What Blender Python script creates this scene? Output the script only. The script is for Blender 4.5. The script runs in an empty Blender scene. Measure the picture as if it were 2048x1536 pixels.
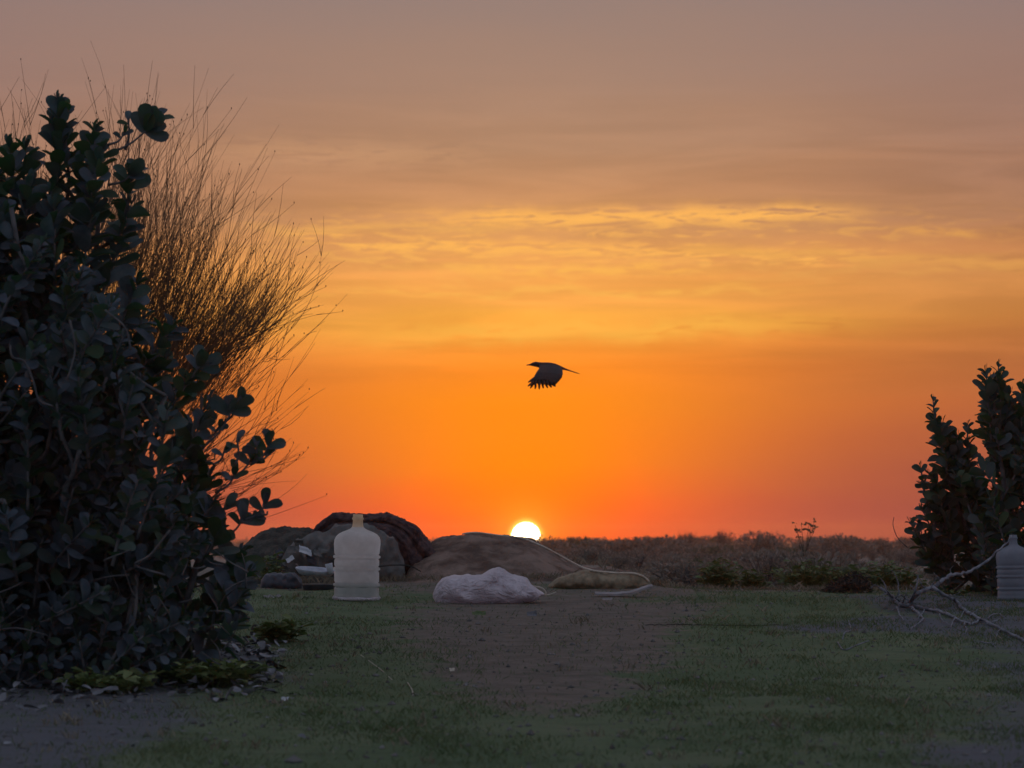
import bpy, math, random
import numpy as np
from mathutils import Vector, noise as mnoise

R = math.radians
rng = np.random.default_rng(7)
random.seed(7)
scene = bpy.context.scene
col = scene.collection

# ------------------------------------------------------------------ camera
FPX = 4800.0                      # focal length in pixels of the 2048 px wide photograph
CAM_Z = 0.6
PITCH = math.atan(312 / FPX)
cam_d = bpy.data.cameras.new("camera")
cam_d.sensor_width = 36
cam_d.lens = 36 * FPX / 2048
cam_d.clip_start = 0.05
cam_d.clip_end = 20000
cam_d.dof.use_dof = True
cam_d.dof.focus_distance = 13.0
cam_d.dof.aperture_fstop = 5.6
cam = bpy.data.objects.new("camera", cam_d)
cam.location = (0, 0, CAM_Z)
cam.rotation_euler = (R(90) + PITCH, 0, 0)
col.objects.link(cam)
scene.camera = cam

SUN_AZ = R(0.33)      # to the right of the view axis (+Y)
SUN_EL = R(0.075)

# ------------------------------------------------------------------ colour management
scene.view_settings.view_transform = 'Standard'
scene.view_settings.look = 'None'
scene.view_settings.exposure = 0.0
scene.view_settings.gamma = 1.0
scene.view_settings.use_curve_mapping = False
scene.cycles.use_denoising = True
scene.cycles.max_bounces = 6
scene.cycles.transparent_max_bounces = 12
scene.cycles.volume_bounces = 0


def s2l(c):
    out = []
    for v in c:
        v = v / 255.0
        out.append(v / 12.92 if v <= 0.04045 else ((v + 0.055) / 1.055) ** 2.4)
    return tuple(out)


# ------------------------------------------------------------------ world
world = bpy.data.worlds.new("World")
scene.world = world
world.use_nodes = True
nt = world.node_tree
nt.nodes.clear()
N, L = nt.nodes, nt.links


class G:
    """tiny helper for node graphs"""
    def __init__(self, tree):
        self.t = tree

    def node(self, kind, **kw):
        n = self.t.nodes.new(kind)
        for k, v in kw.items():
            setattr(n, k, v)
        return n

    def put(self, sock, v):
        if isinstance(v, bpy.types.NodeSocket):
            self.t.links.new(v, sock)
        else:
            sock.default_value = v

    def m(self, op, a, b=0.0, c=0.0, clamp=False):
        n = self.node('ShaderNodeMath', operation=op, use_clamp=clamp)
        self.put(n.inputs[0], a)
        self.put(n.inputs[1], b)
        self.put(n.inputs[2], c)
        return n.outputs[0]

    def gauss(self, x, s):
        q = self.m('DIVIDE', x, s)
        q = self.m('MULTIPLY', q, q)
        q = self.m('MULTIPLY', q, -1.0)
        return self.m('EXPONENT', q)

    def mr(self, x, a, b, c=0.0, d=1.0, smooth=True):
        n = self.node('ShaderNodeMapRange', interpolation_type='SMOOTHSTEP' if smooth else 'LINEAR')
        self.put(n.inputs['Value'], x)
        n.inputs['From Min'].default_value = a
        n.inputs['From Max'].default_value = b
        n.inputs['To Min'].default_value = c
        n.inputs['To Max'].default_value = d
        return n.outputs[0]

    def mix(self, f, a, b, blend='MIX'):
        n = self.node('ShaderNodeMix', data_type='RGBA', blend_type=blend)
        n.clamp_factor = True
        self.put(n.inputs[0], f)
        for i, v in ((6, a), (7, b)):
            if isinstance(v, tuple) and len(v) == 3:
                v = v + (1,)
            self.put(n.inputs[i], v)
        return n.outputs[2]

    def ramp(self, x, stops):
        n = self.node('ShaderNodeValToRGB')
        e = n.color_ramp.elements
        while len(e) > 1:
            e.remove(e[-1])
        e[0].position = stops[0][0]
        e[0].color = tuple(stops[0][1]) + (1,)
        for p, c in stops[1:]:
            k = e.new(p)
            k.color = tuple(c) + (1,)
        self.put(n.inputs[0], x)
        return n.outputs[0]

    def xyz(self, x, y, z):
        n = self.node('ShaderNodeCombineXYZ')
        self.put(n.inputs[0], x)
        self.put(n.inputs[1], y)
        self.put(n.inputs[2], z)
        return n.outputs[0]

    def noise(self, vec, scale, detail=4.0, rough=0.5, dist=0.0, color=False):
        n = self.node('ShaderNodeTexNoise')
        if vec is not None:
            self.put(n.inputs['Vector'], vec)
        n.inputs['Scale'].default_value = scale
        n.inputs['Detail'].default_value = detail
        n.inputs['Roughness'].default_value = rough
        n.inputs['Distortion'].default_value = dist
        return n.outputs['Color' if color else 'Fac']


g = G(nt)
tc = g.node('ShaderNodeTexCoord')
sep = g.node('ShaderNodeSeparateXYZ')
L.new(tc.outputs['Generated'], sep.inputs[0])
X, Y, Z = sep.outputs
el = g.m('MULTIPLY', g.m('ARCSINE', Z), 57.29578)
az = g.m('MULTIPLY', g.m('ARCTAN2', X, Y), 57.29578)
daz = g.m('SUBTRACT', az, math.degrees(SUN_AZ))

ELMAX = 15.0
sun_col = [(0.0, (296, 82, 0)), (0.9, (286, 118, 0)), (1.8, (272, 138, 6)), (3.2, (262, 144, 22)), (4.0, (256, 143, 38)),
           (4.6, (255, 153, 52)), (5.25, (255, 174, 70)), (5.6, (255, 172, 78)), (6.3, (252, 170, 84)),
           (6.9, (232, 160, 88)), (7.7, (208, 148, 96)), (8.4, (196, 141, 98)), (9.4, (182, 138, 106)),
           (10.8, (168, 133, 112)), (13.0, (151, 128, 119))]
side_col = [(0.0, (152, 70, 72)), (0.9, (156, 76, 68)), (2.1, (170, 90, 62)), (3.3, (182, 100, 60)), (4.3, (178, 106, 62)),
            (5.1, (196, 124, 66)), (6.2, (196, 130, 74)), (6.9, (182, 120, 80)), (7.8, (158, 114, 90)),
            (9.4, (150, 112, 98)), (10.8, (148, 115, 106)), (13.0, (139, 118, 117))]
eln = g.m('DIVIDE', el, ELMAX)
# slow waviness so that the bands are not ruled lines
wob = g.noise(g.xyz(g.m('MULTIPLY', az, 0.10), g.m('MULTIPLY', el, 0.7), 3.1), 1.0, 5.0)
eln = g.m('ADD', eln, g.m('MULTIPLY', g.m('SUBTRACT', wob, 0.5), 0.085))
rs = g.ramp(eln, [(p / ELMAX, s2l(c)) for p, c in sun_col])
rd = g.ramp(eln, [(p / ELMAX, s2l(c)) for p, c in side_col])
sig = g.m('ADD', 4.0, g.m('MULTIPLY', g.m('MAXIMUM', el, 0.0), 0.75))
colr = g.mix(g.gauss(daz, sig), rd, rs)

# halo round the sun
del_ = g.m('SUBTRACT', el, math.degrees(SUN_EL))
r2 = g.m('SQRT', g.m('ADD', g.m('MULTIPLY', daz, daz), g.m('MULTIPLY', del_, del_)))
halo1 = g.gauss(r2, 0.62)
halo2 = g.gauss(r2, 1.5)
colr = g.mix(g.m('MULTIPLY', halo2, 0.55), colr, s2l((275, 148, 0)))
colr = g.mix(g.m('MULTIPLY', halo1, 0.75), colr, (1.6, 0.50, 0.02))

rim_ = g.gauss(g.m('MAXIMUM', g.m('SUBTRACT', r2, 0.34), 0.0), 0.085)
colr = g.mix(g.m('MULTIPLY', rim_, 0.9), colr, (2.2, 1.15, 0.16))

# thin streaky veil over the whole band
vv = g.noise(g.xyz(g.m('MULTIPLY', az, 0.16), g.m('MULTIPLY', el, 1.5), 0.4), 1.0, 5.0, 0.55, 0.6)
veil = g.mr(vv, 0.3, 0.7, -1.0, 1.0)
vmask = g.m('MULTIPLY', g.mr(el, 3.0, 4.6), g.mr(el, 12.0, 8.0))
vm = g.m('ADD', 1.0, g.m('MULTIPLY', g.m('MULTIPLY', veil, vmask), 0.10))
sc_ = g.node('ShaderNodeVectorMath', operation='SCALE')
L.new(colr, sc_.inputs[0])
g.put(sc_.inputs['Scale'], vm)
colr = sc_.outputs[0]

# broken altocumulus: bright streaks
cvec = g.xyz(g.m('MULTIPLY', az, 0.75), g.m('MULTIPLY', el, 4.6), 7.7)
cn = g.noise(cvec, 1.0, 9.0, 0.62, 1.3)
rip = g.noise(g.xyz(g.m('ADD', g.m('MULTIPLY', az, 2.6), g.m('MULTIPLY', el, -3.0)), g.m('MULTIPLY', el, 10.0), 1.7), 1.0, 4.0, 0.6, 1.5)
cn = g.m('ADD', g.m('MULTIPLY', cn, 0.88), g.m('MULTIPLY', rip, 0.12))
cl = g.mr(cn, 0.50, 0.62)
band = g.m('MULTIPLY', g.mr(el, 5.75, 6.7), g.mr(el, 8.1, 7.3))
side = g.m('MULTIPLY', g.mr(az, -8.0, -3.0), g.mr(az, 13.5, 6.0, 0.25, 1.0))
cloudcol = g.mix(g.gauss(g.m('SUBTRACT', az, 1.0), 9.5), s2l((198, 140, 84)), s2l((255, 186, 92)))
colr = g.mix(g.m('MULTIPLY', g.m('MULTIPLY', cl, band), g.m('MULTIPLY', side, 0.62)), colr, cloudcol)


def streak(elc, slope, width, a0, a1, fade, thr, amt, seed, ccol):
    """a broken cloud bar running at elevation elc + slope*az between azimuths a0..a1"""
    global colr
    wv = g.noise(g.xyz(g.m('MULTIPLY', az, 0.5), seed, 0.0), 1.0, 3.0)
    centre = g.m('ADD', g.m('MULTIPLY', az, slope), g.m('ADD', elc, g.m('MULTIPLY', g.m('SUBTRACT', wv, 0.5), 0.75)))
    d = g.m('SUBTRACT', el, centre)
    e2 = g.noise(g.xyz(g.m('ADD', g.m('MULTIPLY', az, 1.1), g.m('MULTIPLY', el, -1.5)), g.m('MULTIPLY', el, 7.5), seed), 1.0, 9.0, 0.6, 0.7)
    wv2 = g.m('MULTIPLY', width, g.m('ADD', 0.25, g.m('MULTIPLY', g.noise(g.xyz(g.m('MULTIPLY', az, 0.9), seed, 2.0), 1.0, 4.0), 1.6)))
    f = g.gauss(d, wv2)
    f = g.m('MULTIPLY', f, g.mr(e2, thr - 0.02, thr + 0.12))
    f = g.m('MULTIPLY', f, g.m('MULTIPLY', g.mr(az, a0 - fade, a0 + fade), g.mr(az, a1 + fade, a1 - fade)))
    colr = g.mix(g.m('MULTIPLY', f, amt), colr, ccol)


streak(7.68, 0.004, 0.20, -1.5, 7.8, 1.6, 0.40, 0.95, 11.0, s2l((255, 184, 92)))
streak(6.95, -0.035, 0.17, -5.0, 8.5, 1.5, 0.44, 0.90, 23.0, s2l((255, 184, 90)))
streak(7.12, -0.055, 0.12, 4.0, 16.0, 1.5, 0.35, 0.70, 31.0, s2l((226, 160, 84)))
streak(7.25, 0.0, 0.10, 9.4, 11.0, 0.5, 0.38, 0.75, 43.0, s2l((230, 164, 84)))
streak(6.45, -0.01, 0.13, -1.5, 4.5, 1.2, 0.42, 0.65, 51.0, s2l((255, 186, 84)))
streak(9.15, -0.01, 0.30, -7.0, -1.0, 2.0, 0.40, 0.35, 61.0, s2l((212, 160, 116)))
streak(7.45, 0.01, 0.10, -6.0, 0.0, 1.5, 0.40, 0.6, 83.0, s2l((236, 172, 92)))
streak(6.5, -0.015, 0.09, 6.0, 15.0, 2.0, 0.40, 0.6, 91.0, s2l((222, 156, 82)))
streak(5.9, 0.0, 0.10, -4.0, 6.0, 2.0, 0.42, 0.5, 97.0, s2l((255, 190, 86)))
streak(4.95, 0.02, 0.22, -3.0, 7.0, 3.0, 0.35, 0.55, 71.0, s2l((255, 190, 78)))

below = g.mr(el, -0.6, -0.05)
colr = g.mix(below, s2l((96, 60, 50)), colr)
bgB = g.node('ShaderNodeBackground')
g.put(bgB.inputs['Color'], colr)
bgB.inputs['Strength'].default_value = 1.0

sky = g.node('ShaderNodeTexSky', sky_type='NISHITA')
sky.sun_disc = False
sky.sun_elevation = R(1.2)
sky.sun_rotation = SUN_AZ
sky.altitude = 0
sky.air_density = 1.0
sky.dust_density = 2.0
sky.ozone_density = 3.0
# the twilight dome overhead and behind the camera, flat blue-grey mixed in to raise the ambient light
dome = g.mix(0.6, sky.outputs[0], (4.0, 4.4, 5.6))
bgA = g.node('ShaderNodeBackground')
g.put(bgA.inputs['Color'], dome)
bgA.inputs['Strength'].default_value = 0.10
w_el = g.mr(el, 32.0, 13.5)
w_az = g.mr(g.m('ABSOLUTE', daz), 75.0, 16.0)
wfac = g.m('MULTIPLY', w_el, w_az)
mixw = g.node('ShaderNodeMixShader')
g.put(mixw.inputs[0], wfac)
L.new(bgA.outputs[0], mixw.inputs[1])
L.new(bgB.outputs[0], mixw.inputs[2])
wo = g.node('ShaderNodeOutputWorld')
L.new(mixw.outputs[0], wo.inputs[0])

# ------------------------------------------------------------------ sun lamp
sd = bpy.data.lights.new("sun_light", 'SUN')
sd.energy = 0.35
sd.angle = R(0.53)
sd.color = (1.0, 0.36, 0.10)
so = bpy.data.objects.new("sun_light", sd)
LAMP_EL = R(0.9)
dirv = Vector((math.sin(SUN_AZ) * math.cos(LAMP_EL), math.cos(SUN_AZ) * math.cos(LAMP_EL), math.sin(LAMP_EL)))
so.rotation_euler = dirv.to_track_quat('Z', 'Y').to_euler()
so.location = (0, 40, 30)
col.objects.link(so)

# ------------------------------------------------------------------ helpers
CP, SP = math.cos(PITCH), math.sin(PITCH)


def ray(px, py):
    u, v = (px - 1024) / FPX, (768 - py) / FPX
    return np.array([u, CP - v * SP, SP + v * CP])


def at(px, py, Y):
    d = ray(px, py)
    t = Y / d[1]
    return np.array([d[0] * t, Y, CAM_Z + d[2] * t])


PROF = np.array([(-50, 0), (0, 0), (5, 0.01), (9, 0.055), (12, 0.19), (13.6, 0.272), (14.5, 0.30), (15.1, 0.262), (16, 0.235), (18, 0.235),
                 (25, 0.24), (40, 0.17), (100, -0.06), (400, -0.5), (1500, -1.6), (6000, -4)])


PROFL = np.array([(0, 0), (13.6, 0.272), (14.5, 0.318), (16.0, 0.383), (17.5, 0.40), (20, 0.385), (27, 0.30), (40, 0.17), (60, 0.08)])


def zbase(x, y):
    a = np.interp(y, PROF[:, 0], PROF[:, 1])
    if y < 13.6 or y > 60:
        return a
    b = np.interp(y, PROFL[:, 0], PROFL[:, 1])
    k = min(1.0, max(0.0, (x - 0.70) / 0.5))
    k = k * k * (3 - 2 * k)
    return b * (1 - k) + a * k


def gz(x, y):
    z = float(zbase(x, y))
    near = max(0.0, min(1.0, (40 - y) / 20))
    n = mnoise.noise(Vector((x * 0.9, y * 0.7, 0.3))) * 0.018 + mnoise.noise(Vector((x * 3.1, y * 2.6, 4.3))) * 0.009 + mnoise.noise(Vector((x * 9.0, y * 8.0, 7.3))) * 0.0035
    far = mnoise.noise(Vector((x * 0.05, y * 0.03, 9.0))) * 0.12 * (1 - near)
    return z + n * near + far


def gp(px, py, y0=4.0):
    """point where the line of sight through (px,py) meets the ground"""
    d = ray(px, py)
    y = y0
    for _ in range(4000):
        t = y / d[1]
        if CAM_Z + d[2] * t <= gz(d[0] * t, y):
            break
        y += 0.02 + y * 0.001
    return np.array([d[0] * y / d[1], y, gz(d[0] * y / d[1], y)])


def tag(o, label=None, cat=None, group=None, kind=None):
    if label: o['label'] = label
    if cat: o['category'] = cat
    if group: o['group'] = group
    if kind: o['kind'] = kind
    return o


def empty(name, loc, label, cat, group=None):
    o = bpy.data.objects.new(name, None)
    o.empty_display_size = 0.1
    o.location = tuple(loc)
    col.objects.link(o)
    return tag(o, label, cat, group)


def link(name, verts, faces, mat, parent=None, smooth=False, base=None):
    """one mesh object; verts are world coordinates, moved to the parent's (or base's) origin"""
    org = np.array(parent.location if parent is not None else (base if base is not None else (0, 0, 0)), dtype=float)
    if parent is not None and parent.parent is not None:
        org = org + np.array(parent.parent.location)
    v = np.asarray(verts, dtype=float).reshape(-1, 3) - org
    me = bpy.data.meshes.new(name)
    me.from_pydata(v.tolist(), [], [tuple(int(i) for i in f) for f in faces])
    me.validate()
    me.update()
    if smooth:
        me.polygons.foreach_set('use_smooth', [True] * len(me.polygons))
    if mat: me.materials.append(mat)
    o = bpy.data.objects.new(name, me)
    if parent is not None:
        o.parent = parent
    elif base is not None:
        o.location = tuple(base)
    col.objects.link(o)
    return o


class MB:
    def __init__(self):
        self.v, self.f, self.n = [], [], 0

    def add(self, v, f):
        v = np.asarray(v, dtype=float)
        self.v.append(v)
        self.f.extend([tuple(i + self.n for i in q) for q in f])
        self.n += len(v)

    def tube(self, pts, rad, sides=5, cap=True, jitter=0.0):
        pts = np.asarray(pts, dtype=float)
        n = len(pts)
        rad = np.broadcast_to(np.asarray(rad, dtype=float), (n,))
        t = np.gradient(pts, axis=0)
        t /= np.linalg.norm(t, axis=1)[:, None] + 1e-12
        ref = np.array([0.0, 0, 1]) if abs(t[0][2]) < 0.9 else np.array([1.0, 0, 0])
        V = []
        a = None
        for i in range(n):
            if a is None:
                a = np.cross(t[i], ref)
            else:
                a = a - t[i] * np.dot(a, t[i])
            a /= np.linalg.norm(a) + 1e-12
            b = np.cross(t[i], a)
            for k in range(sides):
                th = 2 * math.pi * k / sides
                rr = rad[i] * (1 + (rng.uniform(-jitter, jitter) if jitter else 0))
                V.append(pts[i] + rr * (math.cos(th) * a + math.sin(th) * b))
        F = []
        for i in range(n - 1):
            for k in range(sides):
                k2 = (k + 1) % sides
                F.append((i * sides + k, i * sides + k2, (i + 1) * sides + k2, (i + 1) * sides + k))
        if cap:
            F.append(tuple(range(sides))[::-1])
            F.append(tuple((n - 1) * sides + k for k in range(sides)))
        self.add(V, F)

    def build(self, name, mat, parent=None, smooth=False, base=None):
        return link(name, np.concatenate(self.v), self.f, mat, parent, smooth, base)


def curve(ctrl, n=12):
    """Catmull-Rom through the control points"""
    P = np.asarray(ctrl, dtype=float)
    P = np.vstack([2 * P[0] - P[1], P, 2 * P[-1] - P[-2]])
    out = []
    m = len(P) - 3
    for s in np.linspace(0, m - 1e-6, n):
        i = int(s)
        u = s - i
        p0, p1, p2, p3 = P[i:i + 4]
        out.append(0.5 * (2 * p1 + (p2 - p0) * u + (2 * p0 - 5 * p1 + 4 * p2 - p3) * u * u + (3 * p1 - p0 - 3 * p2 + p3) * u ** 3))
    return np.array(out)


# ------------------------------------------------------------------ materials
def mat_new(name):
    m = bpy.data.materials.new(name)
    m.use_nodes = True
    m.node_tree.nodes.clear()
    return m, G(m.node_tree)


def mat_simple(name, c1, c2, scale=8.0, rough=0.8, spec=0.3, bump=0.3, bscale=None, bdist=0.01, translucent=0.0, tcol=None, island=0.0, detail=5.0, alt=None):
    m, q = mat_new(name)
    t = q.node('ShaderNodeTexCoord').outputs['Object']
    f = q.mr(q.noise(t, scale, detail, 0.6), 0.35, 0.65)
    c = q.mix(f, c1, c2)
    if island:
        geo = q.node('ShaderNodeNewGeometry')
        if alt:
            c = q.mix(q.mr(q.m('FRACT', q.m('MULTIPLY', geo.outputs['Random Per Island'], 17.3)), 0.55, 0.9), c, alt)
        k = q.mr(geo.outputs['Random Per Island'], 0, 1, 1 - island, 1 + island, smooth=False)
        s = q.node('ShaderNodeVectorMath', operation='SCALE')
        q.put(s.inputs[0], c)
        q.put(s.inputs['Scale'], k)
        c = s.outputs[0]
    b = q.node('ShaderNodeBsdfPrincipled')
    q.put(b.inputs['Base Color'], c)
    b.inputs['Roughness'].default_value = rough
    b.inputs['Specular IOR Level'].default_value = spec
    if bump:
        bn = q.node('ShaderNodeBump')
        bn.inputs['Strength'].default_value = bump
        bn.inputs['Distance'].default_value = bdist
        q.put(bn.inputs['Height'], q.noise(t, bscale or scale * 4, 6.0, 0.6))
        q.put(b.inputs['Normal'], bn.outputs[0])
    out = q.node('ShaderNodeOutputMaterial')
    sh = b.outputs[0]
    if translucent:
        tr = q.node('ShaderNodeBsdfTranslucent')
        q.put(tr.inputs[0], (tcol or c1) + (1,))
        mx = q.node('ShaderNodeMixShader')
        mx.inputs[0].default_value = translucent
        q.t.links.new(sh, mx.inputs[1])
        q.t.links.new(tr.outputs[0], mx.inputs[2])
        sh = mx.outputs[0]
    q.t.links.new(sh, out.inputs[0])
    return m


M = {}
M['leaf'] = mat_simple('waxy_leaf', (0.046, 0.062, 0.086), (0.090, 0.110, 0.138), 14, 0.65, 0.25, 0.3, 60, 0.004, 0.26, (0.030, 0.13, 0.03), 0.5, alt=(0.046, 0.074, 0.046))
M['leaf_far'] = mat_simple('waxy_leaf_right', (0.042, 0.058, 0.066), (0.070, 0.090, 0.098), 6, 0.65, 0.25, 0.15, 60, 0.002, 0.26, (0.03, 0.12, 0.025), 0.5, alt=(0.050, 0.080, 0.044))
M['stem'] = mat_simple('pale_stem_bark', (0.07, 0.07, 0.075), (0.13, 0.125, 0.125), 20, 0.9, 0.15, 0.5, 60, 0.004)
M['broom'] = mat_simple('wiry_twig', (0.13, 0.095, 0.065), (0.26, 0.17, 0.11), 3, 0.6, 0.3, 0.0, translucent=0.4, tcol=(0.36, 0.19, 0.09), island=0.3)
M['flower'] = mat_simple('bud_cluster', (0.14, 0.12, 0.13), (0.2, 0.18, 0.19), 30, 0.7, 0.2, 0.2)
M['herb'] = mat_simple('herb_leaf', (0.09, 0.13, 0.055), (0.16, 0.20, 0.09), 9, 0.65, 0.25, 0.1, translucent=0.2, tcol=(0.12, 0.18, 0.04), island=0.4)
M['creeper'] = mat_simple('creeper_leaf', (0.11, 0.15, 0.055), (0.18, 0.21, 0.09), 9, 0.65, 0.25, 0.1, translucent=0.2, tcol=(0.12, 0.18, 0.04), island=0.45)
M['clod'] = mat_simple('earth_clod', (0.10, 0.095, 0.09), (0.19, 0.18, 0.175), 20, 0.9, 0.15, 0.3, island=0.3)
M['dryleaf'] = mat_simple('dry_leaf', (0.085, 0.088, 0.10), (0.20, 0.20, 0.215), 12, 0.7, 0.25, 0.2, island=0.45)
M['grass'] = mat_simple('short_grass', (0.085, 0.125, 0.055), (0.15, 0.18, 0.095), 1.5, 0.8, 0.15, 0.0, translucent=0.2, tcol=(0.10, 0.14, 0.05), island=0.35)
M['scrub'] = mat_simple('dry_scrub', (0.17, 0.155, 0.13), (0.29, 0.26, 0.225), 1.2, 0.9, 0.1, 0.0, translucent=0.25, tcol=(0.22, 0.18, 0.14), island=0.3)
M['scrub_green'] = mat_simple('green_scrub', (0.11, 0.135, 0.085), (0.18, 0.195, 0.135), 3, 0.85, 0.1, 0.0, translucent=0.15, tcol=(0.08, 0.10, 0.04), island=0.4)
M['dead'] = mat_simple('dead_wood', (0.11, 0.115, 0.135), (0.25, 0.25, 0.275), 14, 0.85, 0.2, 0.7, 50, 0.006)
M['darkstick'] = mat_simple('dark_stick', (0.03, 0.03, 0.028), (0.06, 0.055, 0.05), 14, 0.9, 0.2, 0.4)
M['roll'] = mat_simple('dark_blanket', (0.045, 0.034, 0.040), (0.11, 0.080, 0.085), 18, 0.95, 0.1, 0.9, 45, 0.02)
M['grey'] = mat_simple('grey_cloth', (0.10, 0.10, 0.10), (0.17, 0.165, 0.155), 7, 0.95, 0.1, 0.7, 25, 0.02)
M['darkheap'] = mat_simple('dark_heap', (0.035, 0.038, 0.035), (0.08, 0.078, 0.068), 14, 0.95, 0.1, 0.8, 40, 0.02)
M['brown'] = mat_simple('bank_earth', (0.11, 0.075, 0.060), (0.29, 0.21, 0.170), 4, 0.95, 0.1, 0.9, 45, 0.03)
M['burlap'] = mat_simple('burlap', (0.20, 0.155, 0.105), (0.34, 0.275, 0.19), 12, 0.95, 0.1, 0.8, 80, 0.01)
M['rope'] = mat_simple('pale_rope', (0.50, 0.42, 0.34), (0.64, 0.56, 0.46), 40, 0.9, 0.1, 0.5, 120, 0.004)
M['card'] = mat_simple('grey_board', (0.22, 0.20, 0.20), (0.32, 0.29, 0.29), 12, 0.85, 0.2, 0.4)
M['sack'] = mat_simple('white_sack', (0.70, 0.68, 0.70), (0.82, 0.79, 0.80), 8, 0.5, 0.4, 0.35, 22, 0.012, 0.25, (0.55, 0.48, 0.50))
M['metal'] = mat_simple('scuffed_tray', (0.30, 0.32, 0.38), (0.50, 0.51, 0.56), 12, 0.35, 0.6, 0.2)
M['tub'] = mat_simple('dark_tub', (0.03, 0.035, 0.05), (0.05, 0.055, 0.07), 12, 0.5, 0.4, 0.1)
M['paper'] = mat_simple('pale_paper', (0.42, 0.44, 0.48), (0.60, 0.60, 0.62), 14, 0.8, 0.2, 0.4)
M['bird'] = mat_simple('black_feather', (0.020, 0.015, 0.018), (0.035, 0.027, 0.030), 60, 0.6, 0.3, 0.2)
M['beak'] = mat_simple('black_beak', (0.02, 0.018, 0.018), (0.03, 0.025, 0.025), 60, 0.4, 0.4, 0.0)
M['pod'] = mat_simple('small_seed', (0.07, 0.05, 0.035), (0.11, 0.08, 0.05), 60, 0.8, 0.2, 0.0)

m, q = mat_new('crinkled_sack')
t = q.node('ShaderNodeTexCoord').outputs['Object']
mp = q.node('ShaderNodeMapping'); q.put(mp.inputs['Vector'], t)
mp.inputs['Rotation'].default_value = (0.3, 0.5, 0.6); mp.inputs['Scale'].default_value = (1.0, 2.0, 1.6)
ra = q.m('ABSOLUTE', q.m('SUBTRACT', q.noise(mp.outputs[0], 6.5, 2.0, 0.5, 1.4), 0.5))
rb = q.m('ABSOLUTE', q.m('SUBTRACT', q.noise(mp.outputs[0], 22.0, 3.0, 0.5, 0.8), 0.5))
hh_ = q.m('ADD', q.m('MULTIPLY', ra, -2.0), q.m('MULTIPLY', rb, -0.8))
b = q.node('ShaderNodeBsdfPrincipled')
q.put(b.inputs['Base Color'], q.mix(q.mr(ra, 0.0, 0.12), (0.90, 0.80, 0.85), (0.76, 0.67, 0.72)))
b.inputs['Roughness'].default_value = 0.45
bn = q.node('ShaderNodeBump'); bn.inputs['Strength'].default_value = 0.9; bn.inputs['Distance'].default_value = 0.03
q.put(bn.inputs['Height'], hh_); q.put(b.inputs['Normal'], bn.outputs[0])
tr = q.node('ShaderNodeBsdfTranslucent'); tr.inputs[0].default_value = (0.75, 0.62, 0.66, 1); q.put(tr.inputs['Normal'], bn.outputs[0])
mx = q.node('ShaderNodeMixShader'); mx.inputs[0].default_value = 0.32
q.t.links.new(b.outputs[0], mx.inputs[1]); q.t.links.new(tr.outputs[0], mx.inputs[2])
o_ = q.node('ShaderNodeOutputMaterial'); q.t.links.new(mx.outputs[0], o_.inputs[0])
M['sack'] = m
M['straw'] = mat_simple('dry_straw', (0.16, 0.13, 0.09), (0.26, 0.22, 0.16), 3, 0.9, 0.1, 0.0, island=0.4)

# ground: one sheet, bare soil and short grass
m, q = mat_new('soil_and_turf')
t = q.node('ShaderNodeTexCoord').outputs['Object']
att = q.node('ShaderNodeAttribute', attribute_name='soil')
n1 = q.noise(t, 1.3, 7.0, 0.62)
n2 = q.noise(t, 9.0, 6.0, 0.65)
n3 = q.noise(t, 60.0, 5.0, 0.7)
sm = q.m('ADD', att.outputs['Fac'], q.m('ADD', q.m('MULTIPLY', q.m('SUBTRACT', n2, 0.5), 1.1), q.m('MULTIPLY', q.m('SUBTRACT', n1, 0.5), 1.8)))
sm = q.mr(sm, 0.40, 0.80)
soil = q.mix(q.mr(n2, 0.3, 0.7), (0.155, 0.126, 0.104), (0.230, 0.186, 0.152))
turf = q.mix(q.mr(n1, 0.35, 0.65), (0.108, 0.158, 0.074), (0.160, 0.200, 0.106))
turf = q.mix(q.mr(n2, 0.55, 0.75, 0, 0.5), turf, (0.155, 0.155, 0.115))
att2 = q.node('ShaderNodeAttribute', attribute_name='ash')
c = q.mix(sm, turf, soil)
c = q.mix(q.mr(q.m('ADD', att2.outputs['Fac'], q.m('MULTIPLY', q.m('SUBTRACT', n2, 0.5), 0.8)), 0.3, 0.8), c, (0.140, 0.142, 0.160))
att3 = q.node('ShaderNodeAttribute', attribute_name='plain')
c = q.mix(att3.outputs['Fac'], c, q.mix(q.mr(q.noise(t, 0.35, 6, 0.6), 0.4, 0.6), (0.20, 0.175, 0.15), (0.28, 0.24, 0.205)))
c = q.mix(q.mr(n3, 0.3, 0.7, 0, 0.35), c, (0.09, 0.09, 0.085))
stm = q.node('ShaderNodeMapping'); q.put(stm.inputs['Vector'], t); stm.inputs['Scale'].default_value = (1.6, 7.0, 1.0)
c = q.mix(q.mr(q.noise(stm.outputs[0], 1.6, 5.0, 0.6), 0.52, 0.72, 0, 0.45), c, (0.055, 0.068, 0.042))
b = q.node('ShaderNodeBsdfPrincipled')
q.put(b.inputs['Base Color'], c)
b.inputs['Roughness'].default_value = 0.95
b.inputs['Specular IOR Level'].default_value = 0.15
bn = q.node('ShaderNodeBump')
bn.inputs['Strength'].default_value = 0.9
bn.inputs['Distance'].default_value = 0.02
q.put(bn.inputs['Height'], q.m('ADD', q.noise(t, 25.0, 8.0, 0.7), q.m('MULTIPLY', n2, 1.5)))
q.put(b.inputs['Normal'], bn.outputs[0])
o_ = q.node('ShaderNodeOutputMaterial')
q.t.links.new(b.outputs[0], o_.inputs[0])
M['ground'] = m

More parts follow.
